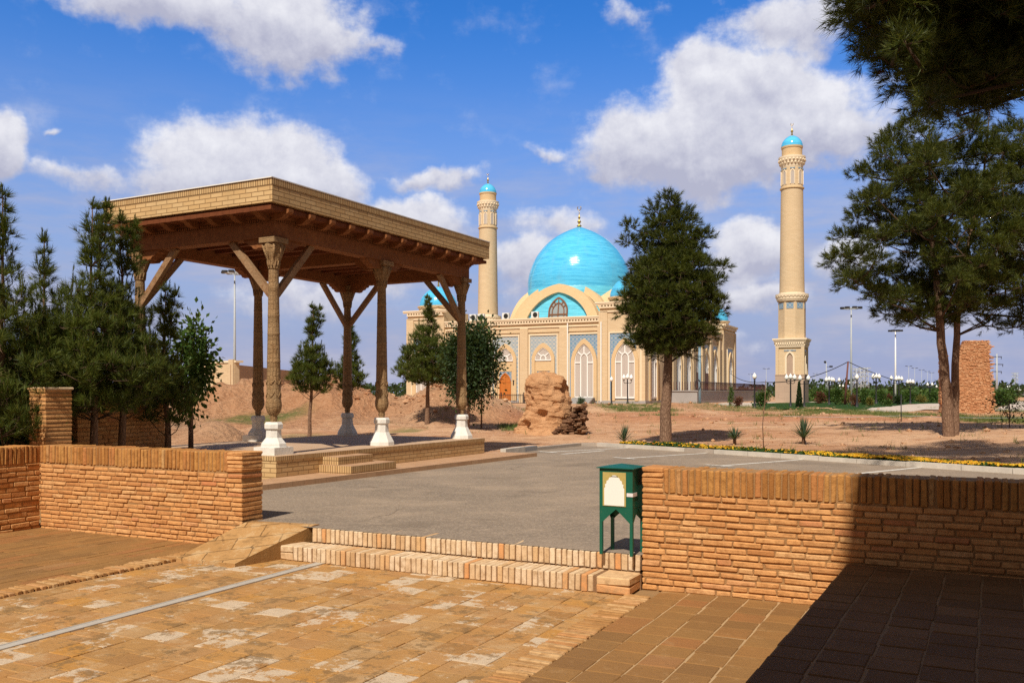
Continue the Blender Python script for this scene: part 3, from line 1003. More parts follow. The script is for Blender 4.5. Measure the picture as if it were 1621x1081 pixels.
def edging(name, a0, b0, b1, z, width=.24):
    bk = Bricks()
    b = b0
    while b < b1:
        w = random.uniform(.045, .06)
        bk.brick((a0 + random.uniform(-.008, .008), b + w / 2, z - .05 + random.uniform(-.004, .006)), (width / 2, w / 2, .05), .007, .004, random.uniform(-.04, .04))
        b += w + .009
    o = bk.build(name, M['edge_brick'], loc=(O.x, O.y, 0), rotz=-TH)
    tag(o, kind='structure')


edging('brick_edging', lb, -9.5, .0, .030)
edging('brick_edging', rb, -6.5, -.32, .014)

# drain channel in the plaza
da = (ground_pt(260, 957) - O).dot(V)
mb = MB()
mb.box(da - .055, da - .042, -7, -.30, -.02, .010, 0)
mb.box(da + .042, da + .055, -7, -.30, -.02, .010, 0)
b = -7.0
while b < -.35:
    mb.box(da - .042, da + .042, b, b + .485, -.02, .007, 0)
    b += .5
dr = mb.build('drain_channel', M['drain'], loc=(O.x, O.y, 0), rotz=-TH)
tag(dr, 'long pale grey drain channel cover set in the worn brick plaza', 'drain')

# raised floor beside the viewer, its slabs darkened to stand for shade; its edge runs away along the paving axis
ed = (ground_pt(1340, 890, .39) - O).dot(V)
E1, E2 = ground_pt(1341, 890, .39), ground_pt(1176, 1081, .39)
eth = math.atan2(E1.x - E2.x, E1.y - E2.y)
mb = MB()
mb.box(0.006, 9, -16, -.06, -.1, .383)
pf = mb.build('raised_base', M['dark_joint'], loc=(E1.x, E1.y, 0), rotz=-eth)
tag(pf, kind='structure')
paving('raised_floor', 0, 6.2, -7.2, -.06, .39, M['plaza_shaded'], (E1.x, E1.y, 0), -eth, tw=.25, tl=.25, gap=.013, stag=.25, wander=.004)

sheet('car_park', [(-3.2, 10.7), tuple(loc_uv(-3.9, .02))[:2], tuple(loc_uv(0, .02))[:2], tuple(loc_uv(9, .02))[:2], (18, 8), (11.9, 13.3), (3.0, 24.7), (1.96, 25.5), (.66, 23.6), (-2.5, 19.5), (-9, 15)],
      ZP, M['asphalt'])


def stripe(name, p0, p1, w, z, mat):
    p0, p1 = Vector(p0), Vector(p1)
    d = (p1 - p0).normalized(); n = Vector((-d.y, d.x)) * w / 2
    mb = MB()
    mb.face([(*(p0 - n), z), (*(p1 - n), z), (*(p1 + n), z), (*(p0 + n), z)])
    o = mb.build(name, mat)
    return tag(o, kind='structure')


for k in range(-1, 4):
    q0 = Vector((4.85, 22.4)) + KD * 2.72 * k
    stripe('bay_marking', q0, q0 - KN * 2.9, .11, ZP + .004, M['paint'])
    e = q0 - KN * 2.9
    stripe('bay_marking', e - KD * .35, e + KD * .35, .11, ZP + .008, M['paint'])
stripe('bay_marking', (1.2, 22.0), (2.4, 23.4), .11, ZP + .004, M['paint'])

# kerb with worn white paint
mb = MB()
t_ = -1.0
k = 0
while t_ < 16:
    L_ = random.uniform(.9, 1.15)
    c0 = K0 + KD * t_; c1 = K0 + KD * (t_ + L_ - .015)
    w_ = KN * .15
    top = ZP + random.uniform(.085, .105)
    mb.prism([tuple(c0), tuple(c1), tuple(c1 + w_), tuple(c0 + w_)], ZP - .1, top, 0 if (k % 4 not in (3,)) or t_ > 5 else 1)
    t_ += L_; k += 1
pts = [Vector((-.15, 22.0)), Vector((.66, 23.55)), Vector((1.96, 25.5)), Vector((2.38, 25.5))]
for i, (a, b_) in enumerate(zip(pts[:-1], pts[1:])):
    d = (b_ - a).normalized(); n = Vector((-d.y, d.x)) * .15
    if i == 0:
        m_ = a + d * 1.05
        mb.prism([tuple(a), tuple(m_), tuple(m_ + n), tuple(a + n)], ZP - .1, ZP + .13, 0)
        mb.prism([tuple(m_ + d * .01), tuple(b_), tuple(b_ + n), tuple(m_ + d * .01 + n)], ZP - .1, ZP + .12, 2)
    else:
        mb.prism([tuple(a), tuple(b_), tuple(b_ + n), tuple(a + n)], ZP - .1, ZP + .08, 1)
tag(mb.build('kerb', [M['kerb_white'], M['kerb_grey'], M['stone_grey']]), kind='structure')

# ------------------------------------------------------------------ near brick walls
def wall_bricks(L, thick, z0, ztop, sold=.235, row=.0552, pier_l=0.0, pier_r=0.0, x_start=0.0):
    """worn flat-brick wall with a soldier course on top; local x along the wall, front face at y=0"""
    bk = Bricks(); so = Bricks(); mo = MB()
    z = z0
    zs = ztop - sold
    while z < zs - .02:
        rh = min(row, zs - z)
        x = x_start - random.uniform(0, .12)
        while x < L:
            w = random.choice([.20, .25, .25, .26, .24, .13, .27])
            xa, xb = max(x, x_start), min(x + w, L)
            if xb - xa > .03:
                fy = random.uniform(-.007, .007)
                hz = (rh - .012) / 2 * random.uniform(.94, 1.03)
                bk.brick(((xa + xb) / 2, thick / 2 + fy, z + rh / 2 + random.uniform(-.003, .003)), ((xb - xa) / 2 - .0045, thick / 2, hz), .0065, .0026, random.uniform(-.004, .004))
            x += w + random.uniform(0, .008)
        z += rh
    x = x_start + pier_l
    while x < L - pier_r - .02:
        w = random.uniform(.044, .056)
        so.brick((x + w / 2, thick / 2 + random.uniform(-.006, .006), zs + sold / 2 + random.uniform(-.008, .004)), (w / 2 - .002, thick / 2, sold / 2 - .006), .007, .004, random.uniform(-.02, .02))
        x += w + .008
    for (xa, xb) in ((x_start, x_start + pier_l), (L - pier_r, L)):
        if xb - xa > .05:
            zz = zs
            while zz < ztop - .02:
                bk.brick(((xa + xb) / 2, thick / 2 + random.uniform(-.008, .004), zz + .024), ((xb - xa) / 2 - .004, thick / 2, .021), .009, .005)
                zz += .047
    mo.box(x_start + .014, L - .014, .013, thick - .013, z0 - .05, ztop - .012)
    return bk, so, mo


def make_wall(name, label, L, thick, z0, ztop, loc, rot, **kw):
    root = empty(name, loc, rot, label, 'wall')
    root['kind'] = 'thing'
    bk, so, mo = wall_bricks(L, thick, z0, ztop, **kw)
    bk.build('brickwork', M['old_brick'], root)
    so.build('soldier_course', M['soldier_brick'], root)
    mo.build('mortar_bed', M['mortar'], root)
    return root


make_wall('brick_wall', 'low worn brick wall right of the green donation box, half in deep shade', 8.5, .35, 0.0, 1.12, (O.x, O.y, 0), -TH, pier_l=.21)
LW = Vector((-3.09, 10.34, 0))
LLEN = 3.5
make_wall('brick_wall', 'low sunlit brick wall left of the steps, ending in a small pier', LLEN, .35, 0.0, 1.12,
          LW - V * LLEN, -TH, pier_r=.24, row=.0545)
LC = LW - V * (LLEN - .02)
make_wall('brick_wall', 'low brick wall in half shade at the left edge, turned towards the viewer', 4.0, .35, 0.0, 1.12,
          (LC.x - U.x * 4.0 , LC.y - U.y * 4.0, 0), -TH + R(90), row=.066)

# taller pier behind the left wall
pr = empty('brick_pier', (-7.12, 13.3, 0), -TH + R(-4), 'square weathered brick pier rising behind the left wall under dark pines', 'pier')
bk = Bricks()
z = .1
while z < 1.83:
    if (int(z / .063) % 2) == 0: cuts = [(0, .27), (.27, .54)]
    else: cuts = [(0, .13), (.13, .40), (.40, .54)]
    for a, b in cuts:
        bk.brick(((a + b) / 2, .27 + random.uniform(-.01, .01), z + .03), ((b - a) / 2 - .010, .27, .0225), .008, .004)
    z += .063
bk.build('brickwork', M['old_brick'], pr)
mb = MB(); mb.box(.015, .525, .015, .525, 0, 1.83); mb.build('mortar_bed', M['mortar'], pr)
mb = MB(); mb.bevel_box(-.015, .555, -.015, .555, 1.845, 1.885, .012); mb.build('cap_stone', M['step_brick'], pr)
pr.scale = (.78, .78, 1.0)

wa, wb = Vector((-7.0, 14.55, 0)), Vector((-6.42, 16.75, 0))
make_wall('mud_brick_wall', 'old brick wall in dappled shade behind the young pines at the left', (wb - wa).length, .35, .05, 1.86, wa, math.atan2(wb.y - wa.y, wb.x - wa.x), row=.07)

# ------------------------------------------------------------------ front steps
RIS = .156
st = empty('steps', (O.x, O.y, 0), -TH, 'two low brick steps of pale bricks on edge, leading up to the car park', 'steps')
for (x0, x1, y0, y1, zt, nm) in ((-4.06, -.06, -.32, -.02, RIS, 'lower_step'), (-3.80, .0, .0, .30, ZP, 'upper_step')):
    bk = Bricks()
    x = x0 + (.0 if nm == 'upper_step' else .0)
    xe = x1 - (.0 if nm == 'upper_step' else .26)
    if nm == 'lower_step':
        for zz in (.04, .117): bk.brick((x0 + .13, (y0 + y1) / 2, zz), (.127, .15, .036), .008, .005)
        for zz in (.04, .117): bk.brick((x1 - .10, (y0 + y1) / 2 - .005, zz), (.155, .16, .036), .008, .005)
        x += .265
    while x < xe - .03:
        w = random.uniform(.046, .056)
        bk.brick((x + w / 2, (y0 + y1) / 2 + random.uniform(-.006, .006), zt - RIS / 2 + random.uniform(-.002, .002)), (w / 2, (y1 - y0) / 2, RIS / 2 - .003), .005, .002, random.uniform(-.006, .006))
        x += w + .0105
    mo = MB(); mo.box(x0 + .02, x1 - .02, y0 + .014, y1, zt - RIS - .02, zt - .012)
    s_ = bk.build(nm, M['step_brick'], st)
    mo.build('mortar_bed', M['step_mortar'], s_)
mb = MB(); mb.box(-4.05, -.0, -.02, .02, -.02, RIS - .02); mb.build('core', M['step_mortar'], st)

# paved ramp against the left wall
A, B = ground_pt(278, 888), ground_pt(372, 897)
T = O + V * -3.86 + U * .10; T2 = LW + V * .03 + U * .02
mb = MB()
at_top = ZP + .012
mb.face([(A.x, A.y, .034), (B.x, B.y, .034), (T.x, T.y, at_top), (T2.x, T2.y, at_top)], 0)
mb.face([(B.x, B.y, .034), (B.x, B.y, -.02), (T.x, T.y, -.02), (T.x, T.y, at_top)], 1)
mb.face([(A.x, A.y, .034), (A.x, A.y, -.02), (B.x, B.y, -.02), (B.x, B.y, .034)], 0)
T3 = T + U * .10; T4 = T2 + U * .12
mb.face([(T.x, T.y, at_top), (T3.x, T3.y, at_top), (T4.x, T4.y, at_top), (T2.x, T2.y, at_top)], 0)
mb.face([(T3.x, T3.y, at_top), (T.x, T.y, at_top), (T.x, T.y, -.02), (T3.x, T3.y, -.02)], 1)
rp = mb.build('ramp', [M['ramp_slab'], M['plaza_brown']])
tag(rp, 'short sloping paved ramp between the left wall and the two brick steps', 'ramp')
rp.data.uv_layers.active
# ------------------------------------------------------------------ donation box
bx = empty('donation_box', tuple(ground_pt(949, 876.5, ZP)), -TH - R(2), 'dark green metal donation box on four legs beside the right brick wall', 'donation box')
BW, BD = .325, .30
zt, zb, zg = .795, .435, .30
mb = MB()
mb.bevel_box(0, BW, 0, BD, zb, zt, .004)
for (ax, s_) in (('x', 0), ('x', 1), ('y', 0), ('y', 1)):     # skirt with a pointed cut-out on each side
    wd = BW if ax == 'x' else BD
    t0 = .004
    prof = [(0, zb + .01), (wd, zb + .01), (wd, zg), (wd - .028, zg), (wd / 2 + .05, zb - .055), (wd / 2, zb - .012), (wd / 2 - .05, zb - .055), (.028, zg), (0, zg)]
    for q in ([0, 8, 7, 6, 5], [0, 5, 1], [1, 5, 4, 3, 2]):
        for off in (0, t0):
            if ax == 'x': ps = [(prof[i][0], (off + .001 if s_ == 0 else BD - off - .001), prof[i][1]) for i in q]
            else: ps = [((off + .001 if s_ == 0 else BW - off - .001), prof[i][0], prof[i][1]) for i in q]
            mb.face(ps)
mb.build('body', M['green_paint'], bx)
for (x0, y0) in ((0, 0), (BW - .028, 0), (0, BD - .028), (BW - .028, BD - .028)):
    mb = MB(); mb.bevel_box(x0, x0 + .028, y0, y0 + .028, 0, zg + .02, .003); mb.build('leg', M['green_paint'], bx)
mb = MB()
e = .022
ring0 = rect(-e, BW + e, -e, BD + e, zt + .002); ring1 = rect(-e, BW + e, -e, BD + e, zt + .010)
mb.loft([ring0, ring1], 0)
ap = (BW / 2, BD / 2, zt + .040)
for i in range(4): mb.face([ring1[i], ring1[(i + 1) % 4], ap], 0)
mb.build('lid', M['green_paint'], bx)


def pointed(w, zs, zt, n=10, z0=None, x0=0.0, sharp=.28):
    """outline of a pointed arch opening, counter-clockwise from bottom left... (x, z)"""
    pts = []
    if z0 is not None: pts += [(x0 - w / 2, z0), (x0 + w / 2, z0)]
    for k in range(n + 1):
        ph = PI / 2 * k / n
        q = math.cos(ph)
        pts.append((x0 + w / 2 * q, zs + (zt - zs) * ((1 - sharp) * math.sin(ph) + sharp * (1 - q))))
    for k in range(n - 1, -1, -1):
        ph = PI / 2 * k / n
        q = math.cos(ph)
        pts.append((x0 - w / 2 * q, zs + (zt - zs) * ((1 - sharp) * math.sin(ph) + sharp * (1 - q))))
    return pts


mb = MB()
mb.box(.035, .262, -.006, -.001, .452, .762)
pn = mb.build('front_plate', M['brass_paint'], bx)
mb = MB()
pl = [(.149 + (p[0]) , p[1]) for p in pointed(.196, .615, .742, 9, .457)]
pl2 = []
for i, p in enumerate(pl):       # lobed arch edge
    if p[1] > .62 and i % 2: pl2.append((.149 + (p[0] - .149) * .9, p[1] - .006))
    else: pl2.append(p)
mb.face([(p[0], -.0085, p[1]) for p in pl2])
mb.face([(p[0], -.0065, p[1]) for p in reversed(pl2)])
mb.build('white_panel', M['paper_white'], pn)
mb = MB(); mb.box(.115, .185, -.011, -.0095, .722, .727); mb.build('coin_slot', M['slot'], pn)
mb = MB(); mb.box(.27, BW + .003, -.006, -.0015, .545, .578); mb.box(BW + .0015, BW + .006, -.006, .10, .545, .578); mb.build('paper_seal', M['tape'], bx)

# ------------------------------------------------------------------ the tall brick building beside the viewer (throws the shade on the right)
mb = MB()
off_v = (14.0 - .39) * math.sin(eth - R(SUN_AZ)) / math.tan(R(SUN_EL)) - .05
mb.box(off_v, off_v + 7, -22, -2.95, .39, 14.0, 0)
tag(mb.build('brick_building', M['compound_back'], loc=(E1.x, E1.y, 0), rotz=-eth), 'tall brick building standing beside the raised shaded floor at the right', 'building')

# ------------------------------------------------------------------ wooden pavilion
pv = empty('pavilion', (PC.x, PC.y, 0), -PTH, 'open wooden pavilion with carved columns and a flat brick-edged roof on a brick platform', 'pavilion')
ZPL, ZB0, ZB1, ZF0, ZF1 = .74, 4.47, 4.88, 4.97, 5.36
ax0, ax1, bx0, bx1 = -4.15, .0, .0, 7.0
ca = (-.40, -3.75); cb = (.37, 3.5, 6.63)
mb = MB()
mb.box(ax0, ax1, bx0, bx1, .2, ZPL - .075, 0)
mb.build('platform', [M['pale_brick']], pv)
mb = MB(); mb.box(ax0 - .012, ax1 + .012, bx0 - .012, bx1 + .012, ZPL - .075, ZPL, 0, 1)
mb.build('platform_edge', [M['pale_soldier'], M['platform_top']], pv)
for (x1, y0, y1, za, zb_, nm) in ((.72, 1.08, 2.42, .37, .525, 'step'), (.36, 1.18, 2.18, .527, .665, 'step')):
    mb = MB(); mb.box(.001, x1, y0, y1, za, zb_, 0, 1); mb.build(nm, [M['pale_soldier'], M['sidewalk']], pv)
mb = MB()
mb.prism([(-.02, -1.25), (.67, -1.12), (1.08, 7.55), (-.02, 7.55)], .2, .385, 1, 0)
sw = mb.build('sidewalk', [M['sidewalk'], M['step_mortar']], loc=(PC.x, PC.y, 0), rotz=-PTH)
tag(sw, kind='structure')
mb = MB()
mb.prism([(.62, -1.12), (.70, -1.12), (1.11, 7.56), (1.03, 7.56)], .2, .394, 0)
tag(mb.build('sidewalk_edge', [M['sidewalk']], loc=(PC.x, PC.y, 0), rotz=-PTH), kind='structure')

plinth_prof = None
def octa(r, z, sq=0.0):
    return [(r * math.cos(PI / 8 + k * PI / 4) / math.cos(PI / 8), r * math.sin(PI / 8 + k * PI / 4) / math.cos(PI / 8), z) for k in range(8)]


def shift(ring, x, y):
    return [(p[0] + x, p[1] + y, p[2]) for p in ring]


for ia, a in enumerate(ca):
    for ib, b in enumerate(cb):
        lit = (ia == 0)
        shaft_mat = M['carved_wood'] if lit else M['carved_wood']
        rr = lambda prof: [shift(octa(r, z), a, b) for r, z in prof]
        mb = MB()
        z0 = ZPL
        if ib == 0 or ia == 1 and ib == 1:
            mb.box(a - .235, a + .235, b - .235, b + .235, z0, z0 + .13)
            mb.loft(rr([(.215, z0 + .13), (.205, z0 + .19), (.13, z0 + .29), (.125, z0 + .43)]), 0)
        else:
            mb.loft(rr([(.24, z0), (.235, z0 + .07), (.19, z0 + .16), (.135, z0 + .27), (.125, z0 + .43)]), 0)
        mb.loft(rr([(.125, z0 + .43), (.152, z0 + .45), (.152, z0 + .52), (.13, z0 + .56)]), 0)
        col = MB()
        zt_ = 3.93
        prof = [(.055, z0 + .555), (.06, z0 + .60), (.072, z0 + .63), (.058, z0 + .66), (.075, z0 + .68), (.112, z0 + .73), (.132, z0 + .79), (.138, z0 + .84), (.134, z0 + .90), (.122, z0 + .955)]
        H_ = zt_ - (z0 + .97)
        for k in range(1, 15):
            f = k / 14
            r = .122 - .036 * f
            if k in (4, 7, 9, 12): prof += [(r, z0 + .97 + H_ * f - .02), (r + .003, z0 + .97 + H_ * f - .012), (r + .003, z0 + .97 + H_ * f + .012), (r, z0 + .97 + H_ * f + .02)]
            else: prof.append((r, z0 + .97 + H_ * f))
        col.lathe(prof, 28, (a, b))
        # pointed leaf reliefs above the bulb
        for zc, hh in ((z0 + .98, .11), (z0 + 1.20, .09)):
            for k in range(6):
                th = k * PI / 3 + .35
                rad = .124
                for s_ in (-1, 1):
                    p0 = Vector((a + rad * math.cos(th), b + rad * math.sin(th), zc + hh))
                    p1 = Vector((a + rad * math.cos(th + s_ * .5), b + rad * math.sin(th + s_ * .5), zc))
                    col.tube([p0, (p0 + p1) / 2 + Vector((math.cos(th), math.sin(th), 0)) * .006, p1], [.006, .008, .005], 5)
        c_ = col.build('column', shaft_mat, pv)
        mb.build('plinth', M['plinth_white'], c_)
        cap = MB()
        md = lambda th, f: 1 + (.10 * (1 if f > .25 else 0)) * (abs(math.cos(4 * th)) - .5)
        cap.lathe([(.085, zt_), (.10, zt_ + .01), (.10, zt_ + .03), (.088, zt_ + .05), (.10, zt_ + .10), (.105, zt_ + .14), (.12, zt_ + .20), (.135, zt_ + .28), (.155, zt_ + .36), (.165, zt_ + .42), (.150, zt_ + .45)], 32, (a, b), mod=md)
        for k in range(12):
            th = k * PI / 6
            cap.tube([(a + .09 * math.cos(th), b + .09 * math.sin(th), zt_ + .02), (a + .112 * math.cos(th), b + .112 * math.sin(th), zt_ + .15)], [.016, .008], 5)
        for k in range(8):
            th = k * PI / 4
            cap.tube([(a + .10 * math.cos(th), b + .10 * math.sin(th), zt_ + .14), (a + .14 * math.cos(th), b + .14 * math.sin(th), zt_ + .28), (a + .185 * math.cos(th), b + .185 * math.sin(th), zt_ + .42)], [.012, .020, .024], 5)
        cap.box(a - .175, a + .175, b - .175, b + .175, zt_ + .45, ZB0, 0)
        cap.build('capital', M['carved_wood'] if lit and ib == 0 else M['carved_wood'], c_)
        # stepped, scalloped corbels carrying the beams
        for (dx, dy) in ((1, 0), (-1, 0), (0, 1), (0, -1)):
            if dx == 1 and ia == 0 or dx == -1 and ia == 1 or dy == -1 and ib == 0 or dy == 1 and ib == 2: continue
            outl = [(.0, 0), (.62, 0), (.60, -.045), (.53, -.06), (.50, -.10), (.43, -.115), (.39, -.16), (.31, -.17), (.27, -.15), (.2, -.155), (0, -.155)]
            m2 = MB()
            w = .085
            L3 = [(a + dx * p[0] - dy * w, b + dy * p[0] + dx * w, ZB0 + p[1] - .002) for p in outl]
            R3 = [(a + dx * p[0] + dy * w, b + dy * p[0] - dx * w, ZB0 + p[1] - .002) for p in outl]
            n = len(outl)
            m2.face(L3); m2.face(R3[::-1])
            for i in range(n):
                j = (i + 1) % n
                m2.face([L3[i], R3[i], R3[j], L3[j]])
            m2.build('corbel', M['roof_wood'], pv)
        # diagonal braces
        for (dx, dy) in ((1, 0), (-1, 0), (0, 1), (0, -1)):
            if dx == 1 and ia == 0 or dx == -1 and ia == 1 or dy == -1 and ib == 0 or dy == 1 and ib == 2: continue
            if ib == 1: continue
            m2 = MB()
            L_ = .98
            m2.beam((a + dx * .06, b + dy * .06, 3.50), (a + dx * L_, b + dy * L_, ZB0 + .01), .085, .12)
            m2.build('brace', M['brace_wood'], pv)
# frieze beams
def frieze(x0, x1, y0, y1, nm='beam'):
    mb = MB()
    mb.box(x0, x1, y0, y1, ZB0, ZB0 + .24)
    g = .012
    mb.box(x0 - g, x1 + g, y0 - g, y1 + g, ZB0 + .242, ZB0 + .262)
    mb.box(x0 + .004, x1 - .004, y0 + .004, y1 - .004, ZB0 + .264, ZB0 + .33)
    # dentil strip
    along_y = (y1 - y0) > (x1 - x0)
    n = int(max(x1 - x0, y1 - y0) / .052)
    for k in range(n):
        t0 = k * .052
        if along_y: mb.box(x0 - .016, x1 + .016, y0 + t0, y0 + t0 + .030, ZB0 + .27, ZB0 + .322)
        else: mb.box(x0 + t0, x0 + t0 + .030, y0 - .016, y1 + .016, ZB0 + .27, ZB0 + .322)
    mb.box(x0 - g * 1.6, x1 + g * 1.6, y0 - g * 1.6, y1 + g * 1.6, ZB0 + .332, ZB1 - .03)
    return mb.build(nm, M['roof_wood'], pv)


w2 = .13
for a in ca: frieze(a - w2, a + w2, cb[0] - w2, cb[2] + w2)
for b in cb: frieze(ca[1] + w2 + .002, ca[0] - w2 - .002, b - w2, b + w2)
# joists and ceiling boards
y = cb[0] + .35
while y < cb[2] - .2:
    if abs(y - cb[1]) > .2:
        mb = MB(); mb.box(ca[1] + .15, ca[0] - .15, y - .05, y + .05, ZB0 + .20, ZB1 - .03)
        mb.build('joist', M['ceiling_wood'], pv)
    y += .48
mb = MB()
x = -4.06
k = 0
while x < -.1:
    mb.box(x, x + .153, -.12, 7.12, ZB1 - .028 + .004 * (k % 2), ZF0 - .045, 0)
    x += .156; k += 1
mb.build('ceiling', M['ceiling_wood'], pv)
# bracket ends under the eaves
def bracket(x, y, dx, dy):
    outl = [(.0, .0), (.335, .0), (.335, -.05), (.30, -.075), (.24, -.085), (.20, -.12), (.13, -.15), (.06, -.155), (0, -.155)]
    mb = MB(); w = .062
    zt2 = ZB1 + .03
    L3 = [(x + dx * p[0] - dy * w, y + dy * p[0] + dx * w, zt2 + p[1]) for p in outl]
    R3 = [(x + dx * p[0] + dy * w, y + dy * p[0] - dx * w, zt2 + p[1]) for p in outl]
    n = len(outl)
    mb.face(L3); mb.face(R3[::-1])
    for i in range(n):
        j = (i + 1) % n
        mb.face([L3[i], R3[i], R3[j], L3[j]])
    mb.build('eave_bracket', M['roof_wood'], pv)


y = cb[0] - .1
while y < cb[2] + .2:
    bracket(ca[0] + w2 + .02, y, 1, 0); bracket(ca[1] - w2 - .02, y, -1, 0)
    y += .56
x = ca[1] - .02
while x < ca[0] + .2:
    bracket(x, cb[0] - w2 - .02, 0, -1); bracket(x, cb[2] + w2 + .02, 0, 1)
    x += .56
# brick-clad roof edge
X0, X1, Y0, Y1 = -4.1, .05, -.15, 7.15
mb = MB()
mb.box(X0 + .10, X1 - .10, Y0 + .10, Y1 - .10, ZF0 - .04, ZF0 - .002, 0)
mb.build('soffit', M['ceiling_wood'], pv)
mb = MB(); mb.box(X0, X1, Y0, Y1, ZF0, ZF1 - .105); mb.build('roof_edge', M['pale_brick'], pv)
mb = MB(); mb.box(X0 - .008, X1 + .008, Y0 - .008, Y1 + .008, ZF1 - .104, ZF1); mb.build('roof_cornice', M['pale_soldier'], pv)
mb = MB(); mb.box(X0 - .03, X1 + .012, Y0 - .03, Y1 + .03, ZF1 + .001, ZF1 + .018); mb.build('coping', M['coping_metal'], pv)

# ------------------------------------------------------------------ mosque
MTH = R(26)
MZ = .72
mq = empty('mosque', (12.9, 88.0, MZ), -MTH, 'pale brick mosque with a large turquoise dome and tall arched windows', 'mosque')
MW, MD = 27.2, 41.0
FRONT = lambda s, z, d, y0=0.0: (s, y0 - d, z)
def SIDE(s, z, d, x0=0.0): return (x0 + d, s, z)


class Face(MB):
    """shapes on a wall plane: s along the wall, z up, d out of the wall"""
    def __init__(self, fn, off=0.0):
        super().__init__(); self.fn = fn; self.off = off

    def P(self, s, z, d): return self.fn(s, z, d, self.off)

    def poly(self, pts, d, mi=0):
        self.face([self.P(s, z, d) for s, z in pts], mi, [(s, z) for s, z in pts])

    def slab(self, pts, d0, d1, mi=0):
        self.poly(pts, d1, mi)
        n = len(pts)
        for i in range(n):
            a, b = pts[i], pts[(i + 1) % n]
            self.face([self.P(*a, d0), self.P(*b, d0), self.P(*b, d1), self.P(*a, d1)], mi)

    def bar(self, s0, s1, z0, z1, d0, d1, mi=0):
        self.slab([(s0, z0), (s1, z0), (s1, z1), (s0, z1)], d0, d1, mi)

    def ring(self, outer, inner, d0, d1, mi=0, closed=False):
        n = len(outer)
        for i in range(n if closed else n - 1):
            j = (i + 1) % n
            self.face([self.P(*inner[i], d1), self.P(*outer[i], d1), self.P(*outer[j], d1), self.P(*inner[j], d1)], mi,
                      [inner[i], outer[i], outer[j], inner[j]])
            self.face([self.P(*outer[i], d1), self.P(*outer[i], d0), self.P(*outer[j], d0), self.P(*outer[j], d1)], mi)
            self.face([self.P(*inner[j], d1), self.P(*inner[j], d0), self.P(*inner[i], d0), self.P(*inner[i], d1)], mi)


def arch_open(w, zs, zt, z0, x0, n=10):
    p = pointed(w, zs, zt, n, None, x0)
    return [(x0 + w / 2, z0)] + p + [(x0 - w / 2, z0)]


CW, CD = 4.6, 7.5                        # corner blocks
HM, HC = 8.75, 10.05                     # wall heights
mb = MB()
mb.box(-MW + CW, -CW, .25, 3, 0, HM)
mb.box(-3, -.25, CW + 1, MD - CD, 0, HM)
mb.box(-MW + .3, -2.9, 2.9, MD - .3, 0, HM)
mb.build('wall', M['mosque_brick'], mq)
for (x0, x1, y0, y1) in ((-CW, 0, 0, CW + 1), (-MW, -MW + CW, 0, CW + 1), (-CW, 0, MD - CD, MD), (-MW, -MW + CW, MD - CD, MD)):
    mb = MB(); mb.box(x0, x1, y0, y1, 0, HC)
    for (xx, yy) in ((x0, y0), (x1 - .7, y0), (x1 - .7, y1 - .7)):
        mb.box(xx - .1, xx + .8, yy - .1, yy + .8, 0, HC - .8)
    mb.build('corner_block', M['mosque_brick'], mq)


def cornice(fn, s0, s1, z, off, nm='cornice', ends=0.0):
    c = Face(fn, off)
    c.bar(s0, s1, z - .95, z - .85, .0, .10)
    c.bar(s0, s1, z - .55, z - .42, .0, .18)
    n = int((s1 - s0) / .32)
    for k in range(n):
        t0 = s0 + (s1 - s0) * k / n
        c.bar(t0 + .03, t0 + .20, z - .42, z - .22, 0, .20)
    c.bar(s0 - ends, s1 + ends, z - .22, z - .08, 0, .24)
    c.bar(s0 - ends, s1 + ends, z - .08, z + .06, 0, .30)
    return c.build(nm, M['mosque_trim'], mq)


cornice(FRONT, -MW + CW, -CW, HM, .25)
cornice(FRONT, -CW, 0, HC, 0.0, ends=.45)
cornice(FRONT, -MW, -MW + CW, HC, 0.0, ends=.45)
cornice(SIDE, CW + 1, MD - CD, HM, -.25)
cornice(SIDE, 0, CW + 1, HC, 0.0, ends=.02)
cornice(SIDE, MD - CD, MD, HC, 0.0, ends=.45)
cornice(FRONT, -CW, 0, HC, MD - CD, ends=.45)


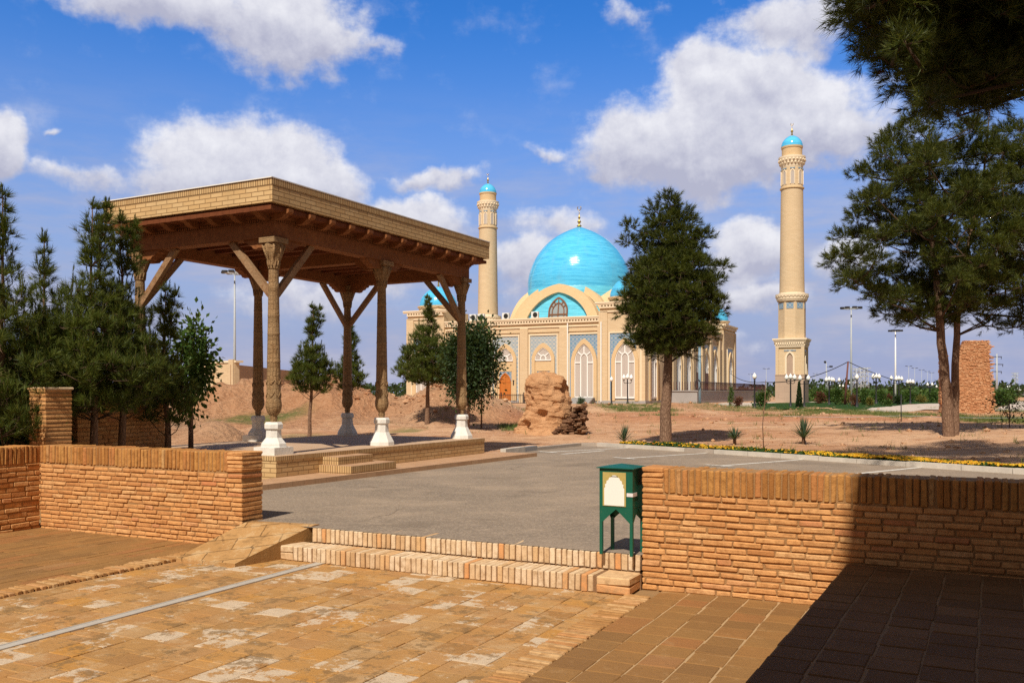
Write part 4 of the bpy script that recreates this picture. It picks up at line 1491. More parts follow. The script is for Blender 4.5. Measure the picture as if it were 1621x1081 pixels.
def tall_window(fn, s, off, w=2.05, z0=.75, panel=3.15, light=False, ztop=7.0):
    p = Face(fn, off)
    p.bar(s - panel / 2, s + panel / 2, .45, ztop, 0, .04)
    ps = p.build('tile_panel', M['mosaic_light' if light else 'mosaic'], mq)
    fr = Face(fn, off)
    o_ = [(s - panel / 2 - .12, .3), (s - panel / 2 - .12, ztop + .12), (s + panel / 2 + .12, ztop + .12), (s + panel / 2 + .12, .3)]
    i_ = [(s - panel / 2, .3), (s - panel / 2, ztop), (s + panel / 2, ztop), (s + panel / 2, .3)]
    fr.ring(o_[::-1], i_[::-1], 0, .12)
    zs, zt = 4.15, 6.05
    fr.ring(arch_open(w + .75, zs, zt + .5, .3, s), arch_open(w, zs, zt, .3, s), .03, .22, 1)
    fr.build('surround', [M['mosque_trim'], M['arch_brick']], ps)
    g = Face(fn, off)
    g.poly(arch_open(w, zs, zt, z0 - .2, s), .075)
    win = g.build('window', M['curtain_glass'], mq)
    b = Face(fn, off)
    t = .11
    b.bar(s - w / 2, s + w / 2, z0 - .2, z0 - .05, .076, .13)
    b.ring(arch_open(w, zs, zt, z0 - .05, s), arch_open(w - .16, zs, zt - .12, z0 - .05, s), .076, .14)
    for sg in (-1, 1):
        b.bar(s + sg * .36 - t / 2, s + sg * .36 + t / 2, z0 - .05, zs + .42, .076, .15)
        b.bar(s + sg * .36 + (t / 2 if sg > 0 else -w / 2 + .36 + .05), s + sg * .36 + (w / 2 - .36 - .05 if sg > 0 else -t / 2), zs - .08, zs + .04, .076, .145)
    b.ring(arch_open(.72 + t, zs + .42, zs + .98, zs + .40, s), arch_open(.72 - t, zs + .42, zs + .86, zs + .40, s), .076, .15)
    for a in (-50, 0, 50):
        th = R(90 - a)
        c0 = (s + .42 * math.cos(th), zs + .50 + .42 * math.sin(th)); L_ = .95 if a == 0 else .80
        c1 = (c0[0] + L_ * .75 * math.cos(th), c0[1] + L_ * .75 * math.sin(th))
        nx, nz = -math.sin(th) * t / 2, math.cos(th) * t / 2
        b.slab([(c0[0] - nx, c0[1] - nz), (c1[0] - nx, c1[1] - nz), (c1[0] + nx, c1[1] + nz), (c0[0] + nx, c0[1] + nz)][::-1], .076, .14)
    b.build('frame', M['white_wood'], win)


def fan_bay(fn, s, off, panel=3.0):
    """bay with a low fanlight above and an arched wooden door below"""
    ztop = 7.0
    p = Face(fn, off); p.bar(s - panel / 2, s + panel / 2, .3, ztop, 0, .04)
    ps = p.build('tile_panel', M['mosaic_light'], mq)
    fr = Face(fn, off)
    o_ = [(s - panel / 2 - .12, .3), (s - panel / 2 - .12, ztop + .12), (s + panel / 2 + .12, ztop + .12), (s + panel / 2 + .12, .3)]
    i_ = [(s - panel / 2, .3), (s - panel / 2, ztop), (s + panel / 2, ztop), (s + panel / 2, .3)]
    fr.ring(o_[::-1], i_[::-1], 0, .12)
    w, zs, zt = 1.85, 4.5, 5.75
    op = arch_open(w, zs, zt, zs - .1, s)
    fr.slab([(s - 1.25, .3), (s + 1.25, .3), (s + 1.25, zs - .1), (s - 1.25, zs - .1)], .03, .07, 1)
    fr.ring(arch_open(w + .72, zs, zt + .5, .3, s), arch_open(w, zs, zt, .3, s), .03, .20, 1)
    fr.slab([(s - .72, 3.35), (s + .72, 3.35), (s + .72, 3.42), (s - .72, 3.42)], .07, .13, 1)
    fr.build('surround', [M['mosque_trim'], M['arch_brick']], ps)
    bl = Face(fn, off); bl.bar(s - .7, s + .7, 2.3, 3.3, .07, .085); bl.build('blue_panel', M['mosaic'], ps)
    g = Face(fn, off); g.poly(op, .09); win = g.build('window', M['curtain_glass'], mq)
    b = Face(fn, off)
    b.ring(op, arch_open(w - .14, zs, zt - .1, zs - .1, s), .09, .15)
    b.bar(s - w / 2, s + w / 2, zs - .1, zs, .09, .15)
    b.ring(arch_open(.72, zs + .12, zs + .55, zs, s), arch_open(.5, zs + .12, zs + .42, zs, s), .09, .15)
    for a in (-52, 52):
        th = R(90 - a); t = .1
        c0 = (s + .28 * math.cos(th), zs + .22 + .28 * math.sin(th)); c1 = (s + .78 * math.cos(th), zs + .22 + .78 * math.sin(th))
        nx, nz = -math.sin(th) * t / 2, math.cos(th) * t / 2
        b.slab([(c0[0] - nx, c0[1] - nz), (c1[0] - nx, c1[1] - nz), (c1[0] + nx, c1[1] + nz), (c0[0] + nx, c0[1] + nz)][::-1], .09, .15)
    b.build('frame', M['white_wood'], win)
    d = Face(fn, off); d.poly(arch_open(1.1, 2.25, 3.05, .3, s), .12); 
    dr_ = d.build('door', M['door_wood'], mq)
    f2 = Face(fn, off); f2.ring(arch_open(1.3, 2.25, 3.2, .3, s), arch_open(1.1, 2.25, 3.05, .3, s), .07, .19); f2.bar(s - .02, s + .02, .3, 2.9, .12, .15); f2.bar(s - .55, s + .55, 2.2, 2.27, .12, .15)
    f2.build('door_frame', M['door_wood'], dr_)
    for sg in (-1, 1):
        l = Face(fn, off); l.bar(s + sg * 1.0 - .06, s + sg * 1.0 + .06, 1.9, 2.35, .08, .24); l.bar(s + sg * 1.0 - .09, s + sg * 1.0 + .09, 2.35, 2.42, .08, .27); l.build('wall_lantern', M['dark_metal'], mq)


for s_ in (-1.95,): tall_window(FRONT, s_, 0.0)
tall_window(FRONT, -MW + 2.2, 0.0)
tall_window(FRONT, -6.35, .25)
tall_window(FRONT, -20.0, .25)
for s_ in (-10.85, -15.2): fan_bay(FRONT, s_, .25)
# pilasters and pipes on the long front
c = Face(FRONT, .25)
for s_ in (-8.6, -13.05, -17.6):
    c.bar(s_ - .45, s_ + .45, 0, HM - .95, 0, .14)
    c.bar(s_ - .55, s_ + .55, 0, .5, 0, .2)
for s_ in (-4.75, -22.45): c.bar(s_ - .15, s_ + .15, 0, HM - .95, 0, .2)
c.bar(-MW + CW, -CW, 7.32, 7.40, 0, .1)
c.build('pilaster', M['mosque_brick'], mq)
for (fn, s_, off) in ((FRONT, -8.1, .25), (FRONT, -17.0, .25), (FRONT, -4.4, 0.0)):
    c = Face(fn, off); c.bar(s_ - .05, s_ + .05, .2, HM - .6, .16, .26); c.build('drain_pipe', M['white_wood'], mq)
# long right side
tall_window(SIDE, 2.6, 0.0)
tall_window(SIDE, MD - 3.6, 0.0)
for s_ in (8.4, 12.6, 16.8, 21.0, 25.2, 29.6): tall_window(SIDE, s_, -.25, panel=3.0)
c = Face(SIDE, -.25)
for s_ in (6.3, 10.5, 14.7, 18.9, 23.1, 27.4, 32.0): c.bar(s_ - .5, s_ + .5, 0, HM - .95, 0, .3)
c.build('pilaster', M['mosque_brick'], mq)
for s_ in (21.0, 25.2):
    c = Face(SIDE, -.25); c.bar(s_ - .8, s_ + .8, .9, 3.5, .08, .2); c.build('side_door', M['window_wood'], mq)
# stone base
mb = MB()
mb.box(-CW - .14, .16, -.16, CW + 1.16, -.4, .32); mb.box(-MW - .14, -MW + CW + .14, -.16, CW, -.4, .32); mb.box(-MW + CW + .2, -CW - .2, .1, 3, -.4, .30)
mb.build('plinth', M['stone_grey'], mq)
# terrace on the right side with railing
mb = MB(); mb.box(.2, 3.4, 7.0, MD + 4, -.5, 1.25); mb.box(.2, 3.5, 6.9, MD + 4.1, 1.252, 1.36)
tc = mb.build('terrace', M['stone_grey'], mq)
mb = MB()
y = 7.0
while y < MD + 4:
    mb.box(3.2, 3.26, y, y + .06, 1.36, 2.25); y += .42
mb.box(3.19, 3.27, 7.0, MD + 4, 2.2, 2.28); mb.box(3.2, 3.26, 7.0, MD + 4, 1.45, 1.5)
x = .3
while x < 3.2:
    mb.box(x, x + .05, 7.0, 7.06, 1.36, 2.25); x += .3
mb.build('railing', M['rail_metal'], tc)
# stair down at the near corner
mb = MB()
for k in range(5): mb.box(-7.2 - .0, -5.0, -1.0 - .3 * k, -.3, -.3, .62 - .13 * k)
mb.build('stairs', M['stone_grey'], mq)

# dome, its arched drum and the finial
DX, DY = -13.6, 17.0
def dome_prof(r, h, n=26):
    """pointed dome: full at the foot, shoulders falling straight to the tip"""
    zs_ = np.array([0, .10, .184, .327, .49, .60, .694, .78, .857, .93, 1.0])
    rs_ = np.array([1, .996, .978, .928, .832, .740, .640, .520, .380, .205, 0])
    f = np.linspace(0, 1, n + 1)
    k = np.clip(np.searchsorted(zs_, f) - 1, 0, len(zs_) - 2)
    tang = np.gradient(rs_, zs_)
    hh_ = zs_[k + 1] - zs_[k]; t = (f - zs_[k]) / hh_
    rr_ = (2 * t**3 - 3 * t**2 + 1) * rs_[k] + (t**3 - 2 * t**2 + t) * hh_ * tang[k] + (-2 * t**3 + 3 * t**2) * rs_[k + 1] + (t**3 - t**2) * hh_ * tang[k + 1]
    rr_[-1] = 0
    return [(float(a * r), float(b * h)) for a, b in zip(rr_, f)]


zd = 13.9
mb = MB()
mb.lathe([(r, zd + z) for r, z in [(6.2, -.9), (6.22, -.5)] + dome_prof(6.22, 7.3)], 96, (DX, DY))
dm = mb.build('dome', M['dome_tile'], mq)
mb = MB()
mb.lathe([(.16, zd + 7.2), (.32, zd + 7.35), (.12, zd + 7.5), (.10, zd + 7.65), (.26, zd + 7.85), (.10, zd + 8.05), (.06, zd + 8.2), (.17, zd + 8.36), (.06, zd + 8.52), (.035, zd + 9.0), (0, zd + 9.3)], 16, (DX, DY))
cz = zd + 9.5
mb.tube([(DX + .24 * math.cos(R(t_)), DY, cz + .24 * math.sin(R(t_))) for t_ in range(-235, 56, 24)], .045, 6)
mb.build('finial', M['gold'], dm)
# drum with interlacing arches: eight pointed arches turned about the axis
dr2 = MB()
dr2.lathe([(6.3, HM - .2), (6.3, 10.6), (6.28, 12.6), (6.22, 13.4), (6.05, 13.7)], 64, (DX, DY))
drum = dr2.build('drum', M['drum_tile'], mq)
for k in range(8):
    th = (k // 2) * PI / 2
    main = (k % 2 == 0)            # a broad window arch on each side, and a wider arch behind it that meets its neighbours at the corners
    nv = Vector((math.sin(th), -math.cos(th), 0)); sv = Vector((math.cos(th), math.sin(th), 0))
    rad = 7.15 if main else 6.25
    WA, ZT = (5.15, 13.6) if main else (6.2, 14.15)
    band = 1.15 if main else .75
    def Pd(s, z, d, off=0.0, nv=nv, sv=sv, rad=rad):
        lean = max(0, z - HM) * .17
        p = Vector((DX, DY, z)) + sv * s + nv * (rad + d - lean)
        return tuple(p)
    fa = Face(Pd)
    out_ = pointed(2 * WA, HM - .3, ZT, 14, None, 0, sharp=.12)
    inn_ = pointed(2 * (WA - band), HM - .3, ZT - band * .85, 14, None, 0, sharp=.16)
    fa.ring(out_, inn_, -2.0, .0)
    ab = fa.build('drum_arch', M['arch_brick'], drum)
    if not main:
        sq = Face(Pd); sq.slab(inn_, -2.5, -.12); sq.build('squinch', M['drum_tile'], drum)
    if main:
        ty = Face(Pd); ty.poly([(s, z) for s, z in pointed(2 * (WA - band), HM - .3, ZT - band * .85, 14, None, 0, sharp=.16)], -.45)
        tp = ty.build('tympanum', M['drum_tile'], drum)
        wz0, wzs, wzt = HM - .2, 10.45, 12.0
        gw = Face(Pd); gw.poly(arch_open(2.3, wzs, wzt, wz0, 0), -.41); gl = gw.build('window', M['dark_glass'], tp)
        wb = Face(Pd)
        wb.ring(arch_open(2.4, wzs, wzt + .1, wz0, 0), arch_open(2.1, wzs, wzt - .1, wz0, 0), -.42, -.30)
        wb.ring(arch_open(1.55, wzs, wzt - .5, wz0, 0), arch_open(1.35, wzs, wzt - .62, wz0, 0), -.42, -.33)
        wb.bar(-.06, .06, wz0, wzt, -.42, -.33); wb.bar(-1.1, 1.1, wzs - .45, wzs - .31, -.42, -.33)
        for a_ in (-55, -28, 28, 55):
            t_ = R(90 - a_)
            c0 = (.75 * math.cos(t_), wzs + .72 * math.sin(t_) + .05); c1 = (1.1 * math.cos(t_), wzs + 1.12 * math.sin(t_) + .05)
            nx, nz = -math.sin(t_) * .05, math.cos(t_) * .05
            wb.slab([(c0[0] - nx, c0[1] - nz), (c1[0] - nx, c1[1] - nz), (c1[0] + nx, c1[1] + nz), (c0[0] + nx, c0[1] + nz)][::-1], -.42, -.33)
        wb.build('frame', M['window_wood'], gl)
        te = Face(Pd); te.ring(pointed(2 * (WA - band) + .02, HM - .3, ZT - band * .85 + .01, 14, None, 0, sharp=.16), pointed(2 * (WA - band) - .26, HM - .3, ZT - band * .85 - .13, 14, None, 0, sharp=.16), -.5, -.38)
        te.build('tile_border', M['dome_tile'], tp)
# small corner domes
for (x, y) in ((-2.3, 2.8), (-MW + 2.3, 2.8), (-2.3, MD - 3.7)):
    mb = MB()
    mb.lathe([(2.2, HC - .1), (2.2, HC + .5)], 12, (x, y), smooth=False)
    mb.lathe([(2.2, HC + .5), (2.35, HC + .55), (2.35, HC + .68)], 24, (x, y), smooth=False)
    sd = mb.build('small_drum', M['mosque_brick'], mq)
    mb = MB(); mb.lathe([(r, HC + .66 + z) for r, z in dome_prof(2.15, 2.35, 14)], 48, (x, y))
    mb.build('small_dome', M['dome_tile'], sd)
    mb = MB(); mb.lathe([(.08, HC + 2.95), (.14, HC + 3.1), (.05, HC + 3.25), (.1, HC + 3.4), (.02, HC + 3.55), (0, HC + 3.95)], 10, (x, y)); mb.build('finial', M['gold'], sd)


def mq_pt(x, y, z):
    c, s_ = math.cos(-MTH), math.sin(-MTH)
    return Vector((12.9 + x * c - y * s_, 88 + x * s_ + y * c, MZ + z))


# air conditioners on the roof edge
ac = empty('air_conditioner', (0, 0, 0), -MTH, '', 'air conditioner', 'air conditioners along the mosque roof edge')
mb = MB(); mb.bevel_box(-.5, .5, -.2, .2, .1, .95, .03); mb.box(-.42, -.36, -.2, .2, 0, .1); mb.box(.36, .42, -.2, .2, 0, .1); mb.build('casing', M['ac_white'], ac)
mb = MB(); mb.lathe([(.0, 0), (.33, 0.0), (.34, .02), (.30, .03), (.05, .02), (0, .025)], 20); g_ = mb.build('fan_grille', M['slot'], ac); g_.rotation_euler = (R(90), 0, 0); g_.location = (.08, -.205, .52)
for i, (sx, lab) in enumerate(((-12.15, 'white air conditioner on the roof edge right of the dome arch window'), (-15.55, 'white air conditioner at the left foot of the large dome arch'),
                               (-18.5, 'white air conditioner unit beside the base of the left minaret, nearest the dome'), (-19.5, 'white air conditioner unit, middle one left of the dome on the roof edge'), (-20.9, 'white air conditioner unit farthest left on the mosque roof edge'))):
    o = ac if i == 0 else copy_tree(ac)
    o.location = mq_pt(sx, 1.0, HM + .06); o.scale = (.78, .78, .78); o['label'] = lab

ifn = empty('iron_fence', (12.9, 88.0, MZ), -MTH, 'low dark iron fence in front of the arched wooden doors of the mosque', 'fence')
mb = MB()
x = -22.0
while x < -9.2:
    mb.box(x - .02, x + .02, -2.62, -2.58, -.2, 1.0); x += .22
mb.build('bars', M['dark_metal'], ifn)
mb = MB(); mb.box(-22.0, -9.2, -2.63, -2.57, .82, .88); mb.box(-22.0, -9.2, -2.63, -2.57, .05, .10)
for k in range(6): mb.box(-22.0 + k * 2.56 - .05, -22.0 + k * 2.56 + .05, -2.65, -2.55, -.3, 1.15)
mb.build('rails', M['dark_metal'], ifn)

# ------------------------------------------------------------------ minarets
mn = empty('minaret', (29.6, 95.5, .68), -MTH, 'free-standing tall brick minaret with a turquoise cap to the right of the mosque', 'minaret', 'brick minarets with turquoise caps')
mb = MB()
mb.box(-1.48, 1.48, -1.48, 1.48, -.3, 2.95); mb.box(-1.51, 1.51, -1.51, 1.51, 2.952, 3.05); mb.build('stone_base', M['stone_pink'], mn)
mb = MB(); mb.box(-1.32, 1.32, -1.32, 1.32, 3.05, 6.4)
for sx in (-1, 1):
    for sy in (-1, 1): mb.box(sx * 1.29 - .16, sx * 1.29 + .16, sy * 1.29 - .16, sy * 1.29 + .16, 3.05, 5.9)
mb.build('pedestal', M['mosque_brick'], mn)
mb = MB()
for k, (e_, z0_, z1_) in enumerate(((1.47, 5.9, 6.05), (1.52, 6.052, 6.2), (1.58, 6.38, 6.52), (1.66, 6.522, 6.66), (1.74, 6.662, 6.82))): mb.box(-e_, e_, -e_, e_, z0_, z1_)
for sd_ in range(4):
    ang = sd_ * PI / 2
    for j in range(13):
        s_ = -1.45 + 2.9 * (j + .5) / 13
        for dz in (6.2,):
            x0_, y0_ = s_ * math.cos(ang) - (-1.52) * math.sin(ang), s_ * math.sin(ang) + (-1.52) * math.cos(ang)
            mb.box(x0_ - .08, x0_ + .08, y0_ - .08, y0_ + .08, dz, dz + .18)
mb.build('pedestal_cornice', M['mosque_trim'], mn)
for fn, off in ((FRONT, -1.32), (SIDE, 1.32)):
    f_ = Face(fn, off); f_.ring(arch_open(1.0, 4.75, 5.5, 3.1, 0), arch_open(.62, 4.75, 5.3, 3.1, 0), .0, .14)
    f_.build('niche_surround', M['mosque_trim'], mn)
    f_ = Face(fn, off); f_.poly(arch_open(.62, 4.75, 5.3, 3.05, 0), .02); f_.build('niche', M['stone_pink'], mn)
    f_ = Face(fn, off); f_.bar(-.6, .6, 5.5, 5.62, 0, .06); f_.build('blue_panel', M['mosaic'], mn)
mb = MB(); mb.lathe([(1.44, 6.8), (1.42, 11.4)], 8, rot=PI / 8, smooth=False); mb.build('octagon_shaft', M['mosque_brick'], mn)
for k in range(8):
    th = k * PI / 4 - PI / 2
    nv = Vector((math.cos(th), math.sin(th), 0)); sv = Vector((-math.sin(th), math.cos(th), 0))
    rad = 1.435 * math.cos(PI / 8)
    Pf = lambda s, z, d, off=0.0, nv=nv, sv=sv, rad=rad: tuple(sv * s + nv * (rad + d) + Vector((0, 0, z)))
    f_ = Face(Pf); f_.bar(-.36, .36, 9.95, 10.55, 0, .03); f_.build('blue_panel', M['mosaic'], mn)
mb = MB(); mb.lathe([(1.5, 10.75), (1.56, 10.9), (1.6, 10.95), (1.62, 11.15), (1.7, 11.3), (1.7, 11.5), (1.38, 11.52), (1.36, 11.65)], 24, smooth=False)
for k in range(28):
    th = 2 * PI * k / 28; mb.ball((1.63 * math.cos(th), 1.63 * math.sin(th), 11.22), .085, 5)
mb.build('ring_cornice', M['mosque_trim'], mn)
ZTT = 22.6
mb = MB(); mb.lathe([(1.28, 11.6), (1.24, 14), (1.20, 17), (1.16, 20), (1.13, ZTT)], 40); mb.build('shaft', M['mosque_brick'], mn)
mb = MB(); mb.lathe([(1.13, ZTT - .06), (1.24, ZTT), (1.24, ZTT + .12), (1.13, ZTT + .2)], 40, smooth=False); mb.build('band', M['arch_brick'], mn)
mb = MB(); mb.lathe([(1.11, ZTT + .15), (1.09, ZTT + 2.3)], 40); mb.build('lantern', M['mosque_brick'], mn)
for k in range(8):
    th = k * PI / 4 - PI / 2 + .2
    nv = Vector((math.cos(th), math.sin(th), 0)); sv = Vector((-math.sin(th), math.cos(th), 0))
    Pf = lambda s, z, d, off=0.0, nv=nv, sv=sv: tuple(sv * s + nv * (1.06 + d) + Vector((0, 0, z)))
    f_ = Face(Pf); f_.ring(arch_open(.52, ZTT + 1.55, ZTT + 2.0, ZTT + .4, 0), arch_open(.36, ZTT + 1.5, ZTT + 1.85, ZTT + .4, 0), .0, .09); f_.bar(-.24, .24, ZTT + 2.0, ZTT + 2.12, 0, .09, 1)
    fr_ = f_.build('niche_surround', [M['mosque_trim'], M['mosaic']], mn)
    f_ = Face(Pf); f_.poly(arch_open(.36, ZTT + 1.5, ZTT + 1.85, ZTT + .4, 0), .055); f_.build('window', M['curtain_glass'], mn)
mb = MB(); z_ = ZTT + 2.25
mb.lathe([(1.1, z_), (1.14, z_ + .2), (1.18, z_ + .3), (1.24, z_ + .45), (1.28, z_ + .55), (1.34, z_ + .8), (1.38, z_ + .95), (1.38, z_ + 1.12), (1.05, z_ + 1.14)], 40, smooth=False)
for q, (r_, zz) in enumerate(((1.22, z_ + .4), (1.33, z_ + .72))):
    for k in range(22):
        th = 2 * PI * (k + q * .5) / 22; mb.ball((r_ * math.cos(th), r_ * math.sin(th), zz), .12, 5)
mb.build('gallery', M['mosque_trim'], mn)
mb = MB(); mb.lathe([(1.04, z_ + 1.1), (1.04, z_ + 2.0), (1.1, z_ + 2.05), (1.12, z_ + 2.22), (1.0, z_ + 2.25)], 40, smooth=False); mb.build('neck', M['arch_brick'], mn)
mb = MB(); mb.lathe([(r, z_ + 2.22 + z) for r, z in dome_prof(1.1, 1.28, 14)], 40); dmn = mb.build('cap_dome', M['dome_tile'], mn)
mb = MB(); zz = z_ + 3.45
mb.lathe([(.06, zz), (.12, zz + .12), (.05, zz + .25), (.15, zz + .45), (.05, zz + .62), (.02, zz + .9), (0, zz + 1.1)], 12)
mb.tube([(.13 * math.cos(R(t_)), 0, zz + 1.2 + .13 * math.sin(R(t_))) for t_ in range(-235, 56, 30)], .03, 5)
mb.build('finial', M['gold'], dmn)
m2_ = copy_tree(mn); m2_.location = (-3.05, 114.5, .0)
m2_['label'] = 'tall brick minaret with a turquoise cap rising behind the left part of the mosque roof'

# ------------------------------------------------------------------ trees
def rand_perp(D, rng):
    r = rng.normal(size=D.shape)
    r -= (r * D).sum(1, keepdims=True) * D
    return r / (np.linalg.norm(r, axis=1, keepdims=True) + 1e-9)


def norm(a):
    return a / (np.linalg.norm(a, axis=1, keepdims=True) + 1e-9)


def needles(P, D, Ls, n, nl, nw, rng, amin=22, amax=68):
    """needle triangles set along every shoot (base P, direction D, length Ls)"""
    m = len(P)
    P = np.repeat(P, n, 0); D = np.repeat(norm(D), n, 0); Ls = np.repeat(Ls, n)
    t = rng.random(m * n) ** .8
    base = P + D * (Ls * t)[:, None]
    a = np.radians(amin + (amax - amin) * rng.random(m * n) * (1.1 - .5 * t))
    d = norm(D * np.cos(a)[:, None] + rand_perp(D, rng) * np.sin(a)[:, None])
    L = nl * (.65 + .6 * rng.random(m * n))
    w = rand_perp(d, rng) * (nw / 2)
    V_ = np.stack([base - w, base + w, base + d * L[:, None]], 1).reshape(-1, 3)
    return V_, np.arange(len(V_)).reshape(-1, 3)


def leaves(P, D, size, rng):
    """diamond-shaped leaves"""
    m = len(P)
    D = norm(D)
    s = size * (.6 + .7 * rng.random(m))[:, None]
    w = rand_perp(D, rng) * s * .30
    up = np.cross(D, norm(w)) * s * .08
    V_ = np.stack([P, P + D * s * .5 + w + up, P + D * s, P + D * s * .5 - w + up], 1).reshape(-1, 3)
    return V_, np.arange(len(V_)).reshape(-1, 4)


def bend(p0, d, L, rise, k=4):
    return [Vector(p0) + Vector(d) * (L * i / k) + Vector((0, 0, rise * (i / k) ** 2)) for i in range(k + 1)]


def pine_tree(base, height, cb, prof, nb, label, seed, trunk_r=.12, lean=(0, 0), e_lo=0, e_hi=50, twigs=7, per=3, nn=40, nl=.15, nw=.010, shoot=.16, leaf='pine',
              group=None, name='pine_tree', tw=.42, up=.5, leaders=1, cones=0, jl=(.72, 1.08), droop=0.0, gap=0.0, candles=False, amax=68):
    """trunk with limbs, and a crown of needle-bearing shoots; prof(f) is the crown radius at relative height f"""
    rng = np.random.default_rng(seed); rd = random.Random(seed)
    root = empty(name, base, 0, label, 'tree', group)
    tr = MB()
    axis = lambda z: Vector((lean[0] * z / height + .05 * math.sin(z * 1.1 + seed), lean[1] * z / height + .05 * math.cos(z * .9 + seed), z))
    zs = [-.15, .0, .12] + [height * k / 12 for k in range(1, 12)] + [height * .97]
    tr.tube([axis(z) for z in zs], [max(.012, trunk_r * (1.28 if z <= 0 else 1.1 if z < .2 else 1.0) * (1 - .88 * max(0, z) / height)) for z in zs], 10)
    SP, SDr, SL = [], [], []
    CP, CDr, CL = [], [], []
    ga = rd.random() * 6
    for i in range(nb):
        f = (i + rd.random()) / nb
        z = cb + (height - cb) * f * .97
        ga += 2.39996 + rd.uniform(-.35, .35)
        if gap and math.sin(ga * 2 + f * 9 + seed) > 1 - gap and f < .85: continue
        R_ = prof(f) * rd.uniform(*jl) * (1 + .16 * math.sin(3 * ga + seed + f * 7))
        if R_ < .08: R_ = .08
        e = R(e_lo + (e_hi - e_lo) * f ** 1.2 + rd.uniform(-9, 9))
        d = Vector((math.cos(ga) * math.cos(e), math.sin(ga) * math.cos(e), math.sin(e)))
        L_ = R_ / max(.35, math.cos(e))
        pts = bend(axis(z - R_ * .12), d, L_, L_ * (.16 - droop))
        br = max(.007, trunk_r * .34 * (1 - .6 * f) * min(1, R_ / max(.3, prof(.3))))
        tr.tube(pts, [br * .7 * (1 - .8 * k / 4) for k in range(5)], 5, 1)
        side = d.cross(Vector((0, 0, 1))).normalized()
        nt = max(3, int(twigs * (.45 + .75 * R_ / max(.3, prof(.35)))))
        for k in range(nt):
            t = .25 + .75 * (k + rd.random()) / nt
            q = t * 4; j = min(3, int(q))
            p = pts[j].lerp(pts[j + 1], q - j)
            s_ = rd.choice((-1, 1))
            tl = tw * (L_ ** .5) * rd.uniform(.35, 1.0) * (1.15 - .55 * t)
            td = (d * rd.uniform(.3, 1.0) + side * s_ * rd.uniform(.2, 1.1) + Vector((0, 0, rd.uniform(-.25, .85) + up * .4))).normalized()
            if tl > .18: tr.tube([p, p + td * tl], [br * .35 + .002, .003], 3, 1, cap=False)
            for m_ in range(per):
                u_ = (m_ + rd.random() * .8 + .2) / per
                pp = p + td * tl * u_
                dd = (td * .8 + Vector((rd.uniform(-.6, .6), rd.uniform(-.6, .6), rd.uniform(-.3, .7) + up))).normalized()
                SP.append(pp); SDr.append(dd); SL.append(shoot * rd.uniform(.6, 1.3))
        SP.append(pts[-1]); SDr.append((d + Vector((0, 0, up))).normalized()); SL.append(shoot * 1.4)
        if candles and rd.random() < .5 + .6 * f:      # upright spring candles at the limb ends
            for m_ in range(1 if f < .6 else 2):
                cd = Vector((rd.uniform(-.16, .16), rd.uniform(-.16, .16), 1)).normalized()
                cp0 = pts[-1] - d * rd.uniform(0, .15) + Vector((rd.uniform(-.05, .05), rd.uniform(-.05, .05), .02))
                CP.append(cp0); CDr.append(cd); CL.append(rd.uniform(.22, .44)); tr.tube([cp0, cp0 + cd * CL[-1]], [.006, .003], 3, 1, cap=False)
    for k in range(leaders):          # upright leading shoots
        o_ = Vector((rd.uniform(-.28, .28), rd.uniform(-.28, .28), 0)) * (1 if k else 0)
        top = axis(height * (.97 - (.09 * rd.random() if k else 0))) + o_
        if candles:
            for q in range(5):
                CP.append(top + Vector((rd.uniform(-.12, .12) * (q > 0), rd.uniform(-.12, .12) * (q > 0), -.22 - .16 * q))); CDr.append(Vector((rd.uniform(-.15, .15), rd.uniform(-.15, .15), 1)).normalized()); CL.append(.55 if q == 0 else .36)
        for q in range(6):
            SP.append(top - Vector((rd.uniform(-.03, .03), rd.uniform(-.03, .03), .13 * q))); SDr.append(Vector((rd.uniform(-.35, .35), rd.uniform(-.35, .35), 1)).normalized()); SL.append(shoot * 1.1)
    tk = tr.build('trunk', [M['bark'], M['twig']], root)
    Vn, Fn = needles(np.array(SP), np.array(SDr), np.array(SL), nn, nl, nw, rng, 20, amax)
    if CP:
        V2, F2 = needles(np.array(CP), np.array(CDr), np.array(CL), 90, nl * .5, nw, rng, 12, 40)
        Fn = np.concatenate([Fn, F2 + len(Vn)]); Vn = np.concatenate([Vn, V2])
    mesh_np('crown', Vn, Fn, M[leaf], root)
    if cones:
        sel = rng.choice(len(SP), cones)
        Vn, Fn = needles(np.array(SP)[sel], np.array(SDr)[sel], np.array(SL)[sel] * .5, 60, .05, .012, rng, 10, 80)
        mesh_np('cones', Vn, Fn, M['pine_brown'], root)
    return root


def cone_prof(r, p=.85, low=.55):
    return lambda f: r * (low + (1 - low) * min(1, f / .18)) * max(0.0, 1 - f) ** p + .05


def oval_prof(r, pk=.38):
    def g(f):
        x = (f - pk) / (pk if f < pk else 1 - pk)
        return r * math.sqrt(max(0.0, 1 - abs(x) ** 2.1)) * .97 + .08
    return g


